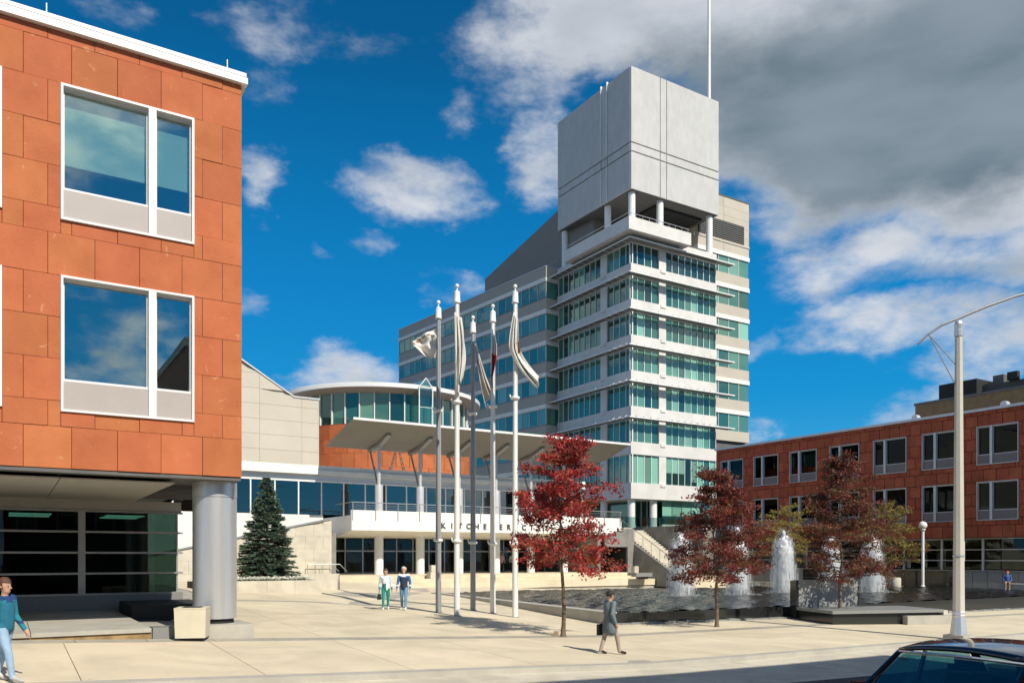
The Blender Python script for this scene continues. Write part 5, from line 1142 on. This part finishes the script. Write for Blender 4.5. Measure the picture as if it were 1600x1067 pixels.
seat = empty('stone_plinth', ps + Vector((0, .1, 0)), AL - R(90), label='pale stone block at the end of the granite wall', cat='plinth'); B('block', seat, STONEW, (-.3, 2.2, -.3, .4, 0, .45))
person('person', 'person in red cap sitting on the pale stone block', ps + Vector((-.12, -.05, -.37)), R(150), 1.65, {'top': (.05, .10, .30), 'sleeve': (.05, .09, .25), 'leg': (.34, .22, .14), 'shoe': (.3, .25, .2), 'hair': (.35, .02, .02), 'small': 1}, {}, None, True)
for px, b_, lab, c in ((784, 5.2, 'person in a pink top waiting at the entrance doors', (.6, .42, .42)), (800, 5.6, 'person in a white top walking out of the doors', (.7, .68, .64))):
    p = W2(along(px, EO, AL, b_), b_); person('person', lab, (p.x, p.y, LAND), R(200), 1.65, {'top': c, 'sleeve': c, 'leg': (.05, .05, .06), 'shoe': (.03, .03, .03), 'hair': (.05, .035, .03), 'small': 1}, {'stride': .1})

# ------------------------------------------------------------------ parked car
def car():
    far = Vector((.4764 * 9.75, 9.75)); zs = g(6, 9) - .13
    PAINT = mat('midnight_blue_paint', (.006, .010, .022), .12, .2, var=.1); P = PAINT.node_tree.nodes['Principled BSDF']; P.inputs['Coat Weight'].default_value = 1; P.inputs['Coat Roughness'].default_value = .03
    CHR = mat('chrome_trim', (.75, .76, .78), .15, 1, var=.02); TYR = mat('tyre_rubber', (.02, .02, .02), .8); CG = glass('car_glass', (.28, .52, .52), .045, .5)
    # local x along U (rear), y along V; windscreen top edge far corner at local (0, .70)
    o = far - V * .72
    e = empty('parked_car', (o.x, o.y, zs), AL, label='dark blue saloon car parked at the roadside with chrome windscreen trim', cat='car')
    rz = H - 1.13 - zs                                 # height of the windscreen top edge
    W_, hw = .88, .72
    def sec(x, pts): return [(x, y, z) for y, z in pts]
    def ring(x, w, z0, z1, belt): return [(x, -w, z0), (x, -w * 1.0, belt), (x, -w * .93, z1), (x, w * .93, z1), (x, w, belt), (x, w, z0)]
    bt = rz - .50
    st_ = [(-2.35, .70, .30, bt - .32, .50), (-2.2, .82, .24, bt - .20, .60), (-1.4, W_, .22, bt - .10, .70), (-.78, W_, .22, bt - .02, .72), (.3, W_, .22, bt + .0, .72), (1.5, W_, .22, bt + .0, .72), (2.1, W_, .22, bt + .0, .72), (2.75, .80, .26, bt - .03, .66), (2.9, .72, .34, bt - .10, .6)]
    mb = MB(); rs = [ring(x, w, z0, z1, b) for x, w, z0, z1, b in st_]
    for a, b in zip(rs, rs[1:]): mb.loft(a, b, False)
    mb.add(rs[0], [tuple(range(6))]); mb.add(rs[-1], [tuple(range(6))]); body = mb.build('body', PAINT, e, smooth=True, angle=35)
    # roof skin with a gentle crown
    rf = MB(); NX, NY = 10, 10; vs = []
    for i in range(NX + 1):
        for j in range(NY + 1):
            u = i / NX; v = j / NY * 2 - 1; x = .0 + 1.55 * u; hwx = hw * (1 - .04 * u)
            vs.append((x, hwx * v, rz + .075 * math.sin(math.pi * (u * .85 + .06)) * 1.0 + .055 * (1 - v * v) - .01))
    rf.add(vs, [(i * (NY + 1) + j, i * (NY + 1) + j + 1, (i + 1) * (NY + 1) + j + 1, (i + 1) * (NY + 1) + j) for i in range(NX) for j in range(NY)]); r = rf.build('roof', PAINT, e, smooth=True); r.modifiers.new('t', 'SOLIDIFY').thickness = -.04
    A1, A2 = Vector((-.72, -.80, bt - .03)), Vector((-.72, .80, bt - .03)); T1, T2 = Vector((.0, -hw, rz)), Vector((.0, hw, rz))
    def sheet(a, b, c, d, bow):   # a-b bottom, d-c top, bowed forward
        mb = MB(); n = 8; vs = []
        for j in range(n + 1):
            for i in range(n + 1):
                u, v = i / n, j / n; p = (a.lerp(b, u)).lerp(d.lerp(c, u), v); p = p + Vector((-bow * math.sin(math.pi * u), 0, bow * .35 * math.sin(math.pi * u))); vs.append(tuple(p))
        mb.add(vs, [(j * (n + 1) + i, j * (n + 1) + i + 1, (j + 1) * (n + 1) + i + 1, (j + 1) * (n + 1) + i) for j in range(n) for i in range(n)]); return mb
    ws = sheet(A1, A2, T2, T1, .05).build('windscreen', CG, e, smooth=True, fix=False)
    mb = MB(); top = [T1.lerp(T2, k / 8) + Vector((-.05 * math.sin(math.pi * k / 8) - .012, 0, .018 * math.sin(math.pi * k / 8) + .004)) for k in range(9)]
    mb.path(top, [.018] * 9, 6); mb.path([A2, T2 + Vector((-.012, 0, .004))], [.02, .02], 6); mb.path([A1, T1 + Vector((-.012, 0, .004))], [.014, .014], 6); mb.build('windscreen_trim', CHR, ws)
    MB().tube((-.085, .60, rz - .07), (-.083, .60, rz - .068), .045, .045, 14).build('sticker', WHITE, ws)
    R1, R2 = Vector((2.15, -.78, bt)), Vector((2.15, .78, bt)); S1, S2 = Vector((1.55, -hw * .96, rz - .02)), Vector((1.55, hw * .96, rz - .02))
    sheet(R1, R2, S2, S1, -.04).build('rear_window', CG, e, smooth=True, fix=False)
    for sd in (-1, 1):
        for xa, xb, ta, tb in ((-.62, .50, .08, .50), (.58, 1.98, .58, 1.46)):
            mb = MB(); mb.add([(xa, sd * .845, bt), (xb, sd * .845, bt), (tb, sd * hw * .99, rz - .03), (ta, sd * hw * .99, rz - .03)], [(0, 1, 2, 3)]); mb.build('side_window', CG, e, fix=False)
        mb = MB(); mb.path([(-.72, sd * .82, bt), (0, sd * hw, rz)], [.035, .03], 6); mb.path([(.54, sd * .845, bt), (.54, sd * hw, rz - .02)], [.035, .03], 6); mb.path([(2.12, sd * .80, bt), (1.52, sd * hw * .97, rz - .02)], [.06, .05], 6); mb.path([(0, sd * hw, rz), (.8, sd * hw, rz + .06), (1.52, sd * hw * .97, rz)], [.03, .03, .03], 6); mb.build('pillars', PAINT, e)
        for x in (-1.45, 1.75):
            wv = empty('wheel', (0, 0, 0)); bpy.data.objects.remove(wv)
            mb = MB(); mb.tube((x, sd * .68, .31), (x, sd * .885, .31), .31, .31, 24); w = mb.build('wheel', TYR, e); MB().tube((x, sd * .886, .31), (x, sd * .895, .31), .19, .17, 20).build('hub_cap', CHR, w)
        B('headlight', e, GLOBE, (-2.37, -2.30, sd * .55 - .14, sd * .55 + .14, .50, .62)); B('tail_light', e, mat('tail_red', (.3, .01, .01), .3), (2.87, 2.92, sd * .55 - .14, sd * .55 + .14, .56, .68))
        B('wing_mirror', e, PAINT, (-.50, -.38, sd * .90 - .07 + sd * .06, sd * .90 + .07 + sd * .06, bt + .02, bt + .15))
    SE = mat('seat_fabric', (.05, .07, .08), .9)
    for x, y in ((.55, -.36), (.55, .36)):
        MB().loft([(x - .05, y - .24, .45), (x + .1, y - .24, .45), (x + .1, y + .24, .45), (x - .05, y + .24, .45)], [(x + .17, y - .2, rz - .28), (x + .27, y - .2, rz - .28), (x + .27, y + .2, rz - .28), (x + .17, y + .2, rz - .28)]).build('seat', SE, e); B('headrest', e, SE, (x + .20, x + .30, y - .12, y + .12, rz - .24, rz - .08))
    B('dashboard', e, SE, (-.62, -.25, -.74, .74, bt - .15, bt + .03)); B('rear_bench', e, SE, (1.35, 1.75, -.65, .65, .45, rz - .35)); B('cabin_floor', e, DARK, (-.6, 2.0, -.75, .75, .3, .42))
    mb = MB()
    for k in range(20):
        a0, a1 = 2 * math.pi * k / 20, 2 * math.pi * (k + 1) / 20; f = lambda a: (-.12 - .06 * math.sin(a), .36 + .18 * math.cos(a), bt + .03 + .17 * math.sin(a)); mb.tube(f(a0), f(a1), .014, .014, 6)
    mb.build('steering_wheel', SE, e); B('rear_mirror', e, DARK, (-.02, .02, -.12, .12, rz - .14, rz - .08))
car()
for o in list(bpy.data.objects):
    if o.name.startswith('tmp'): bpy.data.objects.remove(o)
